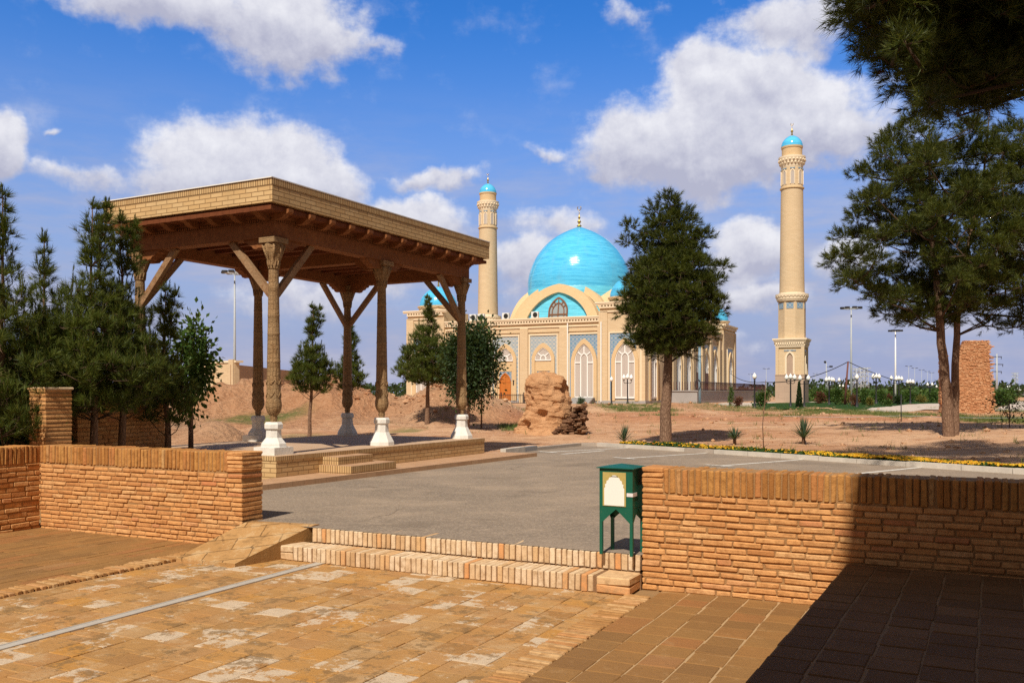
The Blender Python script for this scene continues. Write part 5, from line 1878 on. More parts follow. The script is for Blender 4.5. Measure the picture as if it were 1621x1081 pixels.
def broad_tree(base, height, cb, r, label, seed, n=5000, size=.11, leaf='leaf', trunk_r=.06, squash=1.0, name='leafy_tree', lean=(0, 0), group=None, clumps=26):
    rng = np.random.default_rng(seed); rd = random.Random(seed)
    root = empty(name, base, 0, label, 'tree', group)
    tr = MB()
    cz = (cb + height) / 2; hz = (height - cb) / 2
    top = Vector((lean[0], lean[1], cz + hz * .6))
    tr.tube([Vector((0, 0, -.1)), Vector((lean[0] * .3, lean[1] * .3, cb)), Vector((lean[0] * .7, lean[1] * .7, cz)), top], [trunk_r * 1.2, trunk_r * .8, trunk_r * .5, .01], 7)
    P, D = [], []
    for k in range(clumps):
        v = Vector((rd.gauss(0, 1), rd.gauss(0, 1), rd.gauss(0, 1))).normalized() * rd.uniform(.35, .95)
        c = Vector((lean[0] * .6 + v.x * r, lean[1] * .6 + v.y * r, cz + v.z * hz))
        st = Vector((lean[0] * .5, lean[1] * .5, cb + (cz - cb) * rd.uniform(.2, 1.2)))
        tr.tube([st, st.lerp(c, .55) + Vector((0, 0, .06 * r)), c], [trunk_r * .35, trunk_r * .2, .006], 4)
        m = n // clumps
        q = rng.normal(size=(m, 3)) * np.array([.30 * r, .30 * r, .30 * hz * squash])
        P.append(np.array(c) + q)
        D.append(norm(q + rng.normal(size=(m, 3)) * .25 * r + np.array([0, 0, -.05])))
    tr.build('trunk', [M['bark'], M['twig']], root)
    Vn, Fn = leaves(np.concatenate(P), np.concatenate(D), size, rng)
    mesh_np('crown', Vn, Fn, M[leaf], root)
    return root


def tree_at(px, py_base, Y):
    X = (px - CXP) / FPX * Y
    return (X, Y, tz(X, Y) - .03)


def puff_pine(base, axis_pts, trunk_r, puffs, label, seed, shoots=46, nn=26, nl=.13, nw=.010, leaf='pine', limb_from=.3, cones=0, name='pine_tree', updir=.35, candles=0.0, group=None, flat=-.55):
    """mature pine: trunk, limbs that fork to every tuft of foliage, and round tufts built of needle-bearing shoots"""
    rng = np.random.default_rng(seed); rd = random.Random(seed)
    root = empty(name, base, 0, label, 'tree', group)
    CP, CDr, CL = [], [], []
    tr = MB()
    ax = [Vector(p) for p in axis_pts]
    n = len(ax)
    fine = []
    for k in range(n - 1):
        for q in range(4): fine.append(ax[k].lerp(ax[k + 1], q / 4) + Vector((rd.uniform(-.02, .02), rd.uniform(-.02, .02), 0)) * (1 if k + q else 0))
    fine.append(ax[-1])
    H_ = fine[-1].z
    tr.tube([fine[0] - Vector((0, 0, .15))] + fine, [trunk_r * 1.25] + [max(.008, trunk_r * (1.12 - 1.07 * max(0, p.z) / H_)) for p in fine], 12)
    P, D, L = [], [], []
    limb_cache = []
    for (x, y, z, r) in puffs:
        c = Vector((x, y, z))
        best = None
        zt_ = z - .35 * math.hypot(x - fine[len(fine) // 2].x, y - fine[len(fine) // 2].y) - .1
        st = min(fine, key=lambda p: abs(p.z - max(zt_, H_ * limb_from)))
        d0 = (c - st).length
        for lp in limb_cache:
            dd = (c - lp).length + .15
            if dd < d0 * .75 and lp.z < z + .1 and (best is None or dd < best[0]): best = (dd, lp)
        s0 = best[1] if best else st
        lr = max(.012, trunk_r * .30 * min(1, (c - s0).length / 1.5))
        m1 = s0.lerp(c, .5) + Vector((rd.uniform(-.08, .08), rd.uniform(-.08, .08), -.06 * (c - s0).length))
        tr.tube([s0, m1, c], [lr, lr * .65, .008], 5, 1)
        if (c - s0).length > .5: limb_cache += [m1, s0.lerp(m1, .5), m1.lerp(c, .5)]
        m = max(10, int(shoots * (r / .4) ** 1.6))
        dv = rng.normal(size=(m, 3)); dv = norm(dv)
        dv[:, 2] = np.where(dv[:, 2] < -.55, -dv[:, 2] * .5, dv[:, 2])
        rad = r * (.15 + .62 * rng.random(m) ** .7)
        p_ = np.array([x, y, z]) + dv * rad[:, None] * np.array([1, 1, .8])
        P.append(p_); D.append(norm(dv + np.array([0, 0, updir]) + rng.normal(size=(m, 3)) * .25)); L.append(r * (.30 + .25 * rng.random(m)))
        if candles and rd.random() < candles * (.35 + z / H_):
            for q in range(rd.choice((1, 1, 2, 3))):
                cd = Vector((rd.uniform(-.2, .2), rd.uniform(-.2, .2), 1)).normalized()
                cp0 = c + Vector((rd.uniform(-.5, .5) * r, rd.uniform(-.5, .5) * r, .2 * r))
                CP.append(cp0); CDr.append(cd); CL.append(rd.uniform(.7, 1.5) * r + .08)
                tr.tube([cp0, cp0 + cd * CL[-1]], [.006, .003], 3, 1, cap=False)
        for q in range(0, m, 6):
            tr.tube([c, Vector(p_[q])], [.007, .003], 3, 1, cap=False)
    tr.build('trunk', [M['bark'], M['twig']], root)
    P = np.concatenate(P); D = np.concatenate(D); L = np.concatenate(L)
    Vn, Fn = needles(P, D, L, nn, nl, nw, rng, 18, 62)
    if CP:
        V2, F2 = needles(np.array(CP), np.array(CDr), np.array(CL), 75, nl * .42, nw, rng, 12, 42)
        Fn = np.concatenate([Fn, F2 + len(Vn)]); Vn = np.concatenate([Vn, V2])
    mesh_np('crown', Vn, Fn, M[leaf], root)
    if cones:
        sel = rng.choice(len(P), cones)
        Vn, Fn = needles(P[sel], D[sel], L[sel] * .5, 50, .045, .010, rng, 10, 80)
        mesh_np('cones', Vn, Fn, M['pine_brown'], root)
    return root


def crown_puffs(cb, ht, prof, n, rmin, rmax, seed, axis=lambda z: (0, 0), inner=.25, dens=lambda th, f: 1.0):
    rd = random.Random(seed); out = []
    tries = 0
    while len(out) < n and tries < n * 60:
        tries += 1
        f = rd.random(); th = rd.random() * 2 * PI
        R_ = prof(f)
        if rd.random() > (R_ / 1.8 + .1) * dens(th, f): continue
        r = rd.uniform(rmin, rmax)
        rho = max(0.0, R_ - r * .75) * (rd.uniform(.72, 1.04) if rd.random() > inner else rd.uniform(.1, .7))
        z = cb + (ht - cb) * f
        a = axis(z)
        p = (a[0] + rho * math.cos(th), a[1] + rho * math.sin(th), z, r)
        if any((p[0] - q[0]) ** 2 + (p[1] - q[1]) ** 2 + (p[2] - q[2]) ** 2 < (.55 * (r + q[3])) ** 2 for q in out): continue
        out.append(p)
    return out


def young_puffs(cb, h, R_, n, seed, leaders=1, rr=(.17, .30)):
    PR = [(0, .72), (.12, .98), (.25, 1.0), (.42, .80), (.58, .58), (.72, .36), (.84, .20), (.93, .10), (1, .03)]
    def pf(f):
        for (a, ra), (b, rb_) in zip(PR[:-1], PR[1:]):
            if f <= b: return R_ * (ra + (rb_ - ra) * (f - a) / (b - a))
        return .02
    rd = random.Random(seed)
    out = crown_puffs(cb, h - .55, pf, n, rr[0], rr[1], seed, inner=.3, dens=lambda th, f: (.65 + .35 * math.sin(2 * th + 8 * f + seed)) * (1.25 - .5 * f) * 1.6)
    for k in range(leaders):
        ox, oy = (rd.uniform(-.32, .32) * R_, rd.uniform(-.32, .32) * R_) if k else (0, 0)
        top = h - (rd.uniform(.15, .45) if k else .12)
        for q in range(5):
            out.append((ox * (1 - q * .12) + rd.uniform(-.03, .03), oy * (1 - q * .12) + rd.uniform(-.03, .03), top - .05 - .19 * q, .085 + .03 * q))
    return out


# the round pine in front of the mosque
bp = ground_pt(1053, 703, .40)
PRO = [(0, .95), (.06, 1.22), (.16, 1.40), (.30, 1.46), (.44, 1.42), (.56, 1.20), (.68, 1.0), (.80, .80), (.90, .52), (1, .18)]
def prof_c(f):
    for (a, ra), (b, rb_) in zip(PRO[:-1], PRO[1:]):
        if f <= b: return ra + (rb_ - ra) * (f - a) / (b - a)
    return .2
pf_ = crown_puffs(2.55, 6.85, prof_c, 180, .28, .42, 5, axis=lambda z: (.18, 0), inner=.3) + [(-.98, -.3, 5.95, .30), (-1.02, -.2, 5.55, .34), (1.05, -.3, 5.7, .32), (1.5, -.3, 4.85, .32), (.1, 0, 6.75, .34), (-.25, .1, 6.45, .4), (.45, -.1, 6.3, .42)]
puff_pine((bp.x, bp.y, tz(bp.x, bp.y) - .05), [(0, 0, 0), (.02, 0, 1.3), (.10, 0, 2.6), (.16, 0, 4.5), (.12, 0, 6.6)], .155, pf_, 'full rounded pine with a bare trunk standing alone before the mosque', 5, 54, 28, .135, .0115)
# big pines at the right
b1 = ground_pt(1502, 690, .62)
g1 = crown_puffs(3.1, 8.9, oval_prof(2.8, .30), 165, .32, .52, 21, axis=lambda z: (-.45, .1), inner=.35, dens=lambda th, f: .55 + .45 * math.sin(2.3 * th + 7 * f))
puff_pine((b1.x, b1.y, tz(b1.x, b1.y) - .05), [(0, 0, 0), (-.06, 0, 1.3), (-.19, .05, 2.6), (-.27, .1, 3.9), (-.42, .2, 6.2), (-.45, .2, 8.7)], .142, g1, 'tall spreading pine with a leaning scaly trunk, left one of the pair at the right', 21, 50, 28, .145, .0115)
b2 = ground_pt(1520, 692, .62) + Vector((.28, .9, 0))
g2 = crown_puffs(3.0, 8.7, oval_prof(2.8, .30), 140, .32, .52, 33, axis=lambda z: (1.7, .4), inner=.35, dens=lambda th, f: .5 + .5 * math.sin(2.1 * th + 6 * f + 1))
puff_pine((b2.x, b2.y, tz(b2.x, b2.y) - .05), [(0, 0, 0), (.02, 0, 1.6), (.08, 0, 3.2), (.35, .1, 5), (.9, .2, 7), (1.2, .3, 9.5)], .108, g2, 'tall dark pine with a straight slim trunk, right one of the pair by the ruin', 33, 50, 28, .145, .0115)
# near pine behind the right wall: a heavy bough hangs into the top right corner
NB = Vector((8.6, 10.2, .28))
def near_puffs():
    rd = random.Random(9); out = []
    Yc = 9.3
    low = [(1350, 42), (1366, 78), (1385, 108), (1410, 132), (1438, 168), (1470, 190), (1510, 196), (1550, 186), (1590, 168), (1625, 128), (1700, 110), (1800, 120)]
    for (px, py) in low:                                   # the ragged lower fringe of the bough
        for q in range(3):
            p = at(px + rd.uniform(-12, 12), py - 18 - 26 * q + rd.uniform(-8, 8), Yc + rd.uniform(-.5, .6)); out.append((p.x, p.y, p.z, rd.uniform(.17, .27)))
    n_ = 0
    while n_ < 300:
        px = rd.uniform(1348, 1720); py = rd.uniform(-90, 175)
        lim = np.interp(px, [a for a, b in low], [b for a, b in low]) - 26
        if py > lim: continue
        if abs(px - 1535) < 34 and abs(py - 98) < 12 or abs(px - 1440) < 40 and abs(py - 120) < 7: continue
        p = at(px, py, Yc + rd.uniform(-1.0, 1.3)); out.append((p.x, p.y, p.z, rd.uniform(.20, .30))); n_ += 1
    for q in range(85):      # the lit top of the same tree, far above the frame
        p = Vector((rd.uniform(3.9, 10.0), rd.uniform(8.6, 12.0), rd.uniform(11.6, 14.8))); out.append((p.x, p.y, p.z, rd.uniform(.5, .75)))
    return [(a - NB.x, b - NB.y, c - NB.z, r) for a, b, c, r in out]


puff_pine(NB, [(0, 0, 0), (.02, 0, 2), (-.1, 0, 4.2), (-.2, -.1, 7), (-.2, -.1, 14.4)], .24, near_puffs(), 'near pine whose dark heavy bough hangs into the top right corner', 44, 70, 28, .12, .0062, cones=70, updir=.1, limb_from=.46)
# young pines behind the left wall
YP = [(4, 13.4, 296, .98, 2, 'slender young pine at the left edge with an upright leading shoot'),
      (70, 14.6, 368, .72, 1, 'shorter young pine between the two tallest on the left'),
      (146, 14.3, 314, 1.05, 3, 'tallest bushy young pine left of the pavilion, with several leading shoots'),
      (192, 15.0, 336, .62, 2, 'young pine whose top covers the left corner of the pavilion roof'),
      (262, 16.0, 448, .60, 2, 'small young pine before the left front column of the pavilion')]
for i, (px, Y, pyt, r_, ld, lab) in enumerate(YP):
    X = (px - CXP) / FPX * Y
    zb = tz(X, Y) - .03
    h = EYE + (HOR - pyt) / FPX * Y - zb
    pfs = young_puffs((1.25, 1.6, 1.65, 1.75, 1.4)[i], h, (1.06, .86, 1.12, .84, .60)[i], (125, 84, 140, 92, 48)[i], 60 + i, ld, (.17, .32))
    puff_pine((X, Y, zb), [(0, 0, 0), (.03, .02, h * .3), (-.02, .03, h * .6), (.0, .0, h * .97)], .07, pfs, lab, 60 + i, 40, 28, .14, .0078, 'pine_young', .22, cones=12, updir=.9, candles=.9,
              group='young pines left of the pavilion')
# young pines behind the pavilion
for i, (px, py, Y, pyt, r_, cbz, lab) in enumerate([(489, 690, 27.5, 480, .80, 1.35, 'young pine with a slim trunk between the left columns of the pavilion'), (549, 690, 28.5, 503, .60, 1.3, 'narrow young pine half hidden by the back column of the pavilion'),
                                                    (676, 675, 36.5, 466, 1.55, 1.5, 'wider young pine seen between the two right columns of the pavilion')]):
    X = (px - CXP) / FPX * Y; zb = tz(X, Y) - .03
    h = EYE + (HOR - pyt) / FPX * Y - zb
    pfs = young_puffs(cbz + .15, h, (.74, .54, 1.40)[i], (62, 40, 105)[i], 80 + i, 2, (.16, .28) if i < 2 else (.22, .40))
    ln = (.12, .15, .05)[i]
    puff_pine((X, Y, zb), [(0, 0, 0), (ln * .4, .0, h * .3), (ln * .8, .0, h * .6), (ln, .0, h * .97)], .06 if i < 2 else .09, [(a + ln * .8, b, c, r) for a, b, c, r in pfs], lab, 80 + i, 40, 28, .15, .0115, 'pine_young', .22, updir=.9, candles=.8)
broad_tree((-7.55, 13.9, tz(-7.55, 13.9)), 1.75, .1, .55, 'added dark bush filling the shaded gap left of the brick pier', 95, 9000, .07, 'leaf_dark', .03, name='shade_bush')  # bush added to stand for deep shade left of the pier
broad_tree(tree_at(741, 682, 34), 3.85, 1.35, .86, 'dark leafy tree behind the right back column of the pavilion', 91, 15000, .12, 'leaf_dark', .05, lean=(.1, 0))
broad_tree(tree_at(762, 682, 35.0), 4.2, 2.6, .42, 'light green sapling with loose leafy tips beside the dark leafy tree', 92, 900, .16, 'leaf', .03, lean=(.1, 0), clumps=9)
broad_tree(tree_at(302, 665, 17.2), 2.95, 1.5, .40, 'small bright leafy tree at the right edge of the young pines', 93, 2600, .11, 'leaf', .05, clumps=16)

# ------------------------------------------------------------------ ruins
def lumpy(name, label, cat, prof, n, loc, mat, seed, amp=.18, sx=1.0, sy=1.0, holes=()):
    """eroded mass: stacked irregular rings"""
    rng = np.random.default_rng(seed)
    nz = len(prof)
    off = rng.random((6, 3)) * 10
    Vv = []
    for k, (z, r, cx_) in enumerate(prof):
        for i in range(n):
            th = 2 * PI * i / n
            d = np.array([math.cos(th), math.sin(th), z])
            q3 = Vector((d[0] * r, d[1] * r, z * 1.3)) + Vector((seed * 3.1, 1.7, 0))
            nzv = mnoise.fractal(q3 * 1.3, .9, 2.1, 7) * .55 - abs(mnoise.noise(q3 * 2.6)) * .35 + mnoise.noise(Vector((q3.x * 1.2, q3.y * 1.2, q3.z * 7.5))) * .16
            rr_ = r * (1 + amp * nzv * 1.6)
            for (ht, hz, hr, hd) in holes:
                q = ((math.atan2(math.sin(th - ht), math.cos(th - ht)) * r / hr) ** 2 + ((z - hz) / hr) ** 2)
                if q < 1: rr_ -= hd * (1 - q) ** .5
            Vv.append((cx_ + rr_ * math.cos(th) * sx, rr_ * math.sin(th) * sy, z + .03 * math.sin(5 * th + k)))
    Vv.append((prof[-1][2], 0, prof[-1][0] + .05))
    Fc = []
    for k in range(nz - 1):
        for i in range(n):
            j = (i + 1) % n
            Fc.append((k * n + i, k * n + j, (k + 1) * n + j, (k + 1) * n + i))
    mb = MB()
    mb.v = Vv
    mb.f = Fc + [((nz - 1) * n + i, (nz - 1) * n + (i + 1) % n, nz * n) for i in range(n)]
    mb.mi = [0] * len(mb.f); mb.uv = [None] * len(mb.f); mb.sm = [True] * len(mb.f)
    o = mb.build(name, mat, loc=loc)
    if label: tag(o, label, cat)
    return o


mp = ground_pt(868, 686, .42)
prof = []
for k in range(84):
    z = -.2 + 2.25 * k / 83
    f = k / 83
    r = .84 - .10 * f + .42 * max(0, .22 - f) / .22 + .05 * math.sin(z * 4.1)
    if f > .74: r *= math.sqrt(max(.05, 1 - ((f - .74) / .27) ** 2.2))
    prof.append((z, r, -.05 + .04 * math.sin(z * 2) - .10 * max(0, f - .7)))
ml = lumpy('mud_ruin', 'eroded lump of mud-brick ruin standing on bare earth before the mosque', 'ruin', prof, 170, (mp.x, mp.y, tz(mp.x, mp.y)), M['mud'], 3, .22, 1.02, .75,
           holes=((R(-105), .62, .20, .30), (R(-150), .22, .26, .30), (R(-20), 1.5, .3, .18), (R(-60), 2.0, .3, .2), (R(-75), .95, .10, .10), (R(-110), 1.25, .08, .1)))
rb_ = empty('rubble_heap', (mp.x + .80, mp.y - .45, tz(mp.x, mp.y)), 0, 'dark broken brick rubble heaped against the right foot of the mud ruin', 'rubble')
bk = Bricks()
for k in range(420):
    x = random.uniform(-.62, .42); top = 1.05 * (x + .66) / 1.08 if x < .1 else 1.02 - random.uniform(0, .45)
    bk.brick((x, random.uniform(-.28, .3) - .1 * (1 - top), random.uniform(0, 1) ** .8 * max(.06, top)), (random.uniform(.05, .13), random.uniform(.05, .11), random.uniform(.02, .04)), .012, .015, random.uniform(-1.2, 1.2))
bk.build('broken_bricks', M['rubble_brick'], rb_)
mb = MB(); mb.prism([(-.5, -.12), (.36, -.12), (.36, .25), (-.5, .25)], -.1, .12); mb.build('earth_core', M['ruin_core'], rb_)

rp_ = ground_pt(1543, 655, .74)
rn = empty('brick_ruin', (rp_.x, rp_.y, tz(rp_.x, rp_.y) - .05), R(-12), 'tall crumbling stump of reddish brick wall behind the right pine trunks', 'ruin')
bk = Bricks(); core = MB()
hh = 5.0
z = -.1
while z < hh:
    f = z / hh
    xl = -1.05 + .10 * f + (.35 * max(0, f - .86) / .14) + random.uniform(-.05, .05)
    xr = 1.15 - .28 * f + random.uniform(-.07, .07)
    if f > .66 and f < .70: xr += .1
    x = xl
    while x < xr:
        w = random.uniform(.12, .27)
        if random.random() > .09:
            dp = random.uniform(-.025, .02) + (.10 if random.random() < .07 else 0)
            bk.brick((x + w / 2, .35 + dp, z + .045), (w / 2 - .010, .38, .042 * random.uniform(.85, 1.05)), .014, .012, random.uniform(-.04, .04))
        x += w
    z += .095
bk.build('brickwork', M['ruin_brick'], rn)
core.loft([rect(-.98, 1.05, .005, .75, -.2), rect(-.9, .86, .005, .7, hh * .84), rect(-.55, .82, .005, .7, hh * .985)])
core.build('core', M['ruin_core'], rn)
mb = Bricks()
z = -.1
while z < 4.1:
    for k in range(2): mb.brick((-1.62 + k * .22 + random.uniform(-.04, .04), 1.6 + random.uniform(-.05, .05), z + .05), (.12, .35, .045), .018, .015)
    z += .1
mb.build('rear_wall', M['ruin_brick'], rn)
rn.scale = (.78, .78, .76)

# ------------------------------------------------------------------ lamps and masts
def lamp_proto(kind):
    root = empty('street_lamp', (0, 0, 0), 0, '', 'street lamp', 'black street lamps with white globes')
    mb = MB()
    mb.lathe([(.17, -.1), (.17, .10), (.13, .14), (.14, .3), (.10, .38), (.09, .6), (.08, .65), (.07, 2.62), (.10, 2.66), (.07, 2.74), (.04, 2.8)], 10)
    mb.build('post', M['dark_metal'], root)
    arms = {'single': [(0, 0)], 'triple': [(0, .0), (.42, 0), (-.42, 0)], 'twin': [(.42, 0), (-.42, 0)]}[kind]
    for (x, y) in arms:
        mb = MB()
        zt = 2.86 if x == 0 else 2.80
        if x:
            sg = 1 if x > 0 else -1
            mb.tube([(0, 0, 2.52), (sg * .18, 0, 2.40), (sg * .36, 0, 2.44), (sg * .43, 0, 2.58), (sg * .42, 0, 2.72)], .034, 5)
        mb.lathe([(.03, zt - .10), (.10, zt - .04), (.11, zt)], 10, (x, y))
        mb.build('arm', M['dark_metal'], root)
        mb = MB()
        mb.lathe([(.10, zt), (.19, zt + .10), (.215, zt + .22), (.18, zt + .34), (.10, zt + .47), (.04, zt + .55), (.0, zt + .62)], 14, (x, y))
        mb.build('globe', M['globe'], root)
    return root


LP = {k: lamp_proto(k) for k in ('single', 'triple', 'twin')}
LAMPS = [(968, 642.5, 596, 'single', 'single-globe lamp at the left edge of the mosque corner block'), (993.5, 642, 592, 'triple', 'three-globe lamp before the tall window of the mosque corner block'),
         (1194.5, 648, 592, 'single', 'single-globe lamp between the mosque and the free-standing minaret'), (1251.5, 644.5, 592, 'triple', 'three-globe lamp before the middle of the minaret base'),
         (1273, 644, 592, 'twin', 'twin-globe lamp at the right corner of the minaret base'), (1312.5, 640.5, 596, 'triple', 'three-globe lamp just right of the minaret beyond the lawn'),
         (1324, 636, 597, 'twin', 'twin-globe lamp half merged with the three-globe lamp right of the minaret'), (1356.5, 645, 592, 'single', 'single-globe lamp close to the foot of the tall lighting mast'),
         (1352, 634, 602, 'twin', 'small twin-globe lamp right behind the lighting mast'), (1387, 639.5, 591, 'triple', 'three-globe lamp standing alone between the two lighting masts'),
         (1415, 637, 594, 'twin', 'twin-globe lamp left of the slim lighting mast'), (1423, 638, 595, 'triple', 'three-globe lamp right of the slim lighting mast'),
         (1441, 639, 600, 'triple', 'three-globe lamp at the end of the pale path'), (1472, 637, 605, 'twin', 'twin-globe lamp beside the leaning pine trunk'),
         (1486, 634, 609, 'twin', 'smallest twin-globe lamp just left of the leaning pine trunk'), (1332, 633, 608, 'twin', 'low twin-globe lamp left of the cable pole'),
         (1346, 632, 603, 'single', 'thin single-globe lamp right of the cable pole')]
used = set()
for (px, pb, ptop, kd, lab) in LAMPS:
    z_ = .75
    Y = FPX * (EYE - z_) / (pb - HOR)
    X = (px - CXP) / FPX * Y
    o = LP[kd] if kd not in used else copy_tree(LP[kd])
    used.add(kd)
    o.location = (X, Y, tz(X, Y))
    s_ = (pb - ptop) / FPX * Y / 3.42
    o.scale = (s_, s_, s_)
    o.rotation_euler[2] = random.uniform(-.5, .5)
    o['label'] = lab


def mast(px, ptop, Y, label, mat, ring=.75):
    X = (px - CXP) / FPX * Y
    h = EYE + (HOR - ptop) / FPX * Y
    root = empty('lighting_mast', (X, Y, .4), 0, label, 'lighting mast', 'tall lighting masts')
    h -= .4
    mb = MB(); mb.tube([(0, 0, -.2), (0, 0, h * .5), (0, 0, h)], [.13, .10, .06], 10); mb.build('pole', mat, root)
    mb = MB()
    mb.lathe([(ring * .8, h - .06), (ring, h - .06), (ring, h + .02), (ring * .8, h + .02), (ring * .8, h - .06)], 20, smooth=False)
    for k in range(4):
        th = k * PI / 2; mb.tube([(0, 0, h - .02), (ring * .85 * math.cos(th), ring * .85 * math.sin(th), h - .02)], .03, 5)
    mb.build('ring', M['grey_metal'], root)
    for k in range(8):
        th = k * PI / 4
        mb = MB(); c_ = (ring * 1.12 * math.cos(th), ring * 1.12 * math.sin(th))
        mb.box(c_[0] - .2, c_[0] + .2, c_[1] - .16, c_[1] + .16, h - .05, h + .12); mb.build('floodlight', M['dark_metal'], root)
    return root


mast(371.5, 432, 72, 'tall pale lighting mast seen under the left half of the pavilion roof', M['grey_metal'])
mast(1347.5, 488, 92, 'taller grey lighting mast to the right of the minaret', M['grey_metal'], .8)
mast(1417.5, 524, 105, 'slim white lighting mast farther to the right', M['white_wood'], .55)

# far thin lamp posts
fp = empty('far_lamp', (0, 0, 0), 0, '', 'lamp post', 'thin far lamp posts')
mb = MB(); mb.tube([(0, 0, -.2), (0, 0, 9.5)], [.10, .06], 6); mb.build('post', M['grey_metal'], fp)
mb = MB(); mb.tube([(-.7, 0, 9.45), (0, 0, 9.3), (.7, 0, 9.45)], .05, 5); mb.box(-1.0, -.5, -.12, .12, 9.4, 9.55); mb.box(.5, 1.0, -.12, .12, 9.4, 9.55); mb.build('lamp_head', M['dark_metal'], fp)
FARL = [(1438.5, 579, 'first and tallest of the thin far lamp posts left of the pine trunks'), (1448, 582, 'second thin far lamp post from the left in the far row'), (1459, 585, 'third thin far lamp post, middle of the far row'),
        (1468, 587.5, 'fourth thin far lamp post, next to last of the far row'), (1475, 589.5, 'last thin far lamp post before the leaning pine trunk'), (1290.5, 591, 'thin far lamp post close right of the minaret base'),
        (1188, 592, 'thin far lamp post left of the minaret, behind the single-globe lamp'), (1213, 583, 'thin dark lamp post with two heads midway between mosque and minaret')]
for i, (px, ptop, lab) in enumerate(FARL):
    Y = 9.5 / ((HOR - ptop) / FPX + 1e-6)
    Y = (9.5 - 1.3) * FPX / (HOR - ptop)
    if px == 1213: Y = 150
    o = fp if i == 0 else copy_tree(fp)
    X = (px - CXP) / FPX * Y
    s_ = (EYE + (HOR - ptop) / FPX * Y - .5) / 9.55
    o.location = (X, Y, .5); o.scale = (s_, s_, s_); o['label'] = lab

# pale blue post with a hoop before the right side of the mosque
Y = 74; X = (1107.5 - CXP) / FPX * Y
bp_ = empty('blue_post', (X, Y, tz(X, Y)), 0, 'pale blue steel post with a coil of cable before the right mosque side', 'post')
mb = MB(); mb.tube([(0, 0, -.1), (0, 0, 4.9)], [.12, .11], 10); mb.build('pole', M['blue_metal'], bp_)
mb = MB(); mb.tube([(-.18 + .22 * math.cos(R(t_)), -.14, 1.75 + .42 * math.sin(R(t_))) for t_ in range(0, 361, 20)], .035, 5); mb.build('cable_coil', M['dark_metal'], bp_)
# rusty leaning pole with a drooping cable
Y = 80; pa, pb_ = at(1337, 640, Y), at(1342.5, 572.5, Y)
cp = empty('cable_pole', (0, 0, 0), 0, 'rust red leaning pole carrying a sagging cable right of the minaret', 'utility pole')
mb = MB(); mb.tube([(pa.x, Y, tz(pa.x, Y) - .1), pb_], [.10, .075], 8); mb.build('pole', M['rust_metal'], cp)
mb = MB()
def sag(p, q, s_, n=16): return [p.lerp(q, k / n) - Vector((0, 0, s_ * 4 * (k / n) * (1 - k / n))) for k in range(n + 1)]
q1 = at(1208, 605, Y - 3); q2 = mq_pt(.4, 36, 3.7); q3 = at(1520, 612, Y + 30)
mb.tube(sag(pb_, q1, .55), .035, 4); mb.tube(sag(q1, q2, .4), .035, 4); mb.tube(sag(pb_, q3, .9), .035, 4)
mb.build('cable', M['dark_metal'], cp)

# power pylon pole far right and two lattice towers
Y = 165; X = (1578 - CXP) / FPX * Y
pp = empty('power_pole', (X, Y, .6), R(8), 'grey power pole with three cross-arms right of the brick ruin', 'power pole')
hT = EYE + (HOR - 560) / FPX * Y - .6
mb = MB(); mb.tube([(0, 0, -.2), (0, 0, hT)], [.24, .12], 8); mb.build('pole', M['grey_metal'], pp)
for zz, w_ in ((hT - .6, .95), (hT - 2.0, 1.25), (hT - 3.3, .95)):
    mb = MB(); mb.box(-w_, w_, -.06, .06, zz, zz + .13)
    for sx in (-1, 1): mb.tube([(sx * w_ * .95, 0, zz), (sx * w_ * .95, 0, zz - .35)], .06, 5)
    mb.build('cross_arm', M['dark_metal'], pp)
for i, (px, Y, ptop, lab) in enumerate([(1357, 190, 583, 'lattice power tower behind the grey lighting mast'), (1369, 200, 582, 'lattice power tower right of the grey lighting mast'), (1607, 300, 590, 'faint far lattice power tower at the right edge')]):
    X = (px - CXP) / FPX * Y; hT = EYE + (HOR - ptop) / FPX * Y - .6
    tw_ = empty('lattice_tower', (X, Y, .6), .2, lab, 'power tower', 'far lattice power towers')
    mb = MB(); b0, b1_ = .75, .42
    cor = lambda k, f: Vector((((-1, 1, 1, -1)[k]) * (b0 + (b1_ - b0) * f), ((-1, -1, 1, 1)[k]) * (b0 + (b1_ - b0) * f), hT * f))
    for k in range(4):
        mb.tube([cor(k, 0), cor(k, 1)], .07, 4)
        for q in range(6):
            mb.tube([cor(k, q / 6), cor((k + 1) % 4, (q + 1) / 6)], .04, 4); mb.tube([cor((k + 1) % 4, q / 6), cor(k, (q + 1) / 6)], .04, 4)
    mb.build('lattice', M['grey_metal'], tw_)
    mb = MB()
    for f in (.72, .86, .99): mb.box(-1.5, 1.5, -.06, .06, hT * f - .08, hT * f + .08)
    mb.build('cross_arm', M['grey_metal'], tw_)
# tracker floodlight mast by the minaret (white pole with two lamps)
Y = 110; X = (1308 - CXP) / FPX * Y
cm = empty('floodlight_mast', (X, Y, .6), 0, 'slim pale mast with small floodlights right behind the minaret', 'mast')
hT = EYE + (HOR - 573) / FPX * Y - .6
mb = MB(); mb.tube([(0, 0, -.1), (0, 0, hT)], [.09, .05], 6); mb.tube([(.35, 0, -.1), (.0, 0, hT * .9)], [.05, .04], 6); mb.build('pole', M['grey_metal'], cm)
mb = MB(); mb.ball((-.15, 0, hT), .16, 8); mb.box(.4, .75, -.1, .1, hT - .65, hT - .45); mb.tube([(0, 0, hT - .6), (.6, 0, hT - .55)], .03, 5); mb.build('floodlight', M['dark_metal'], cm)

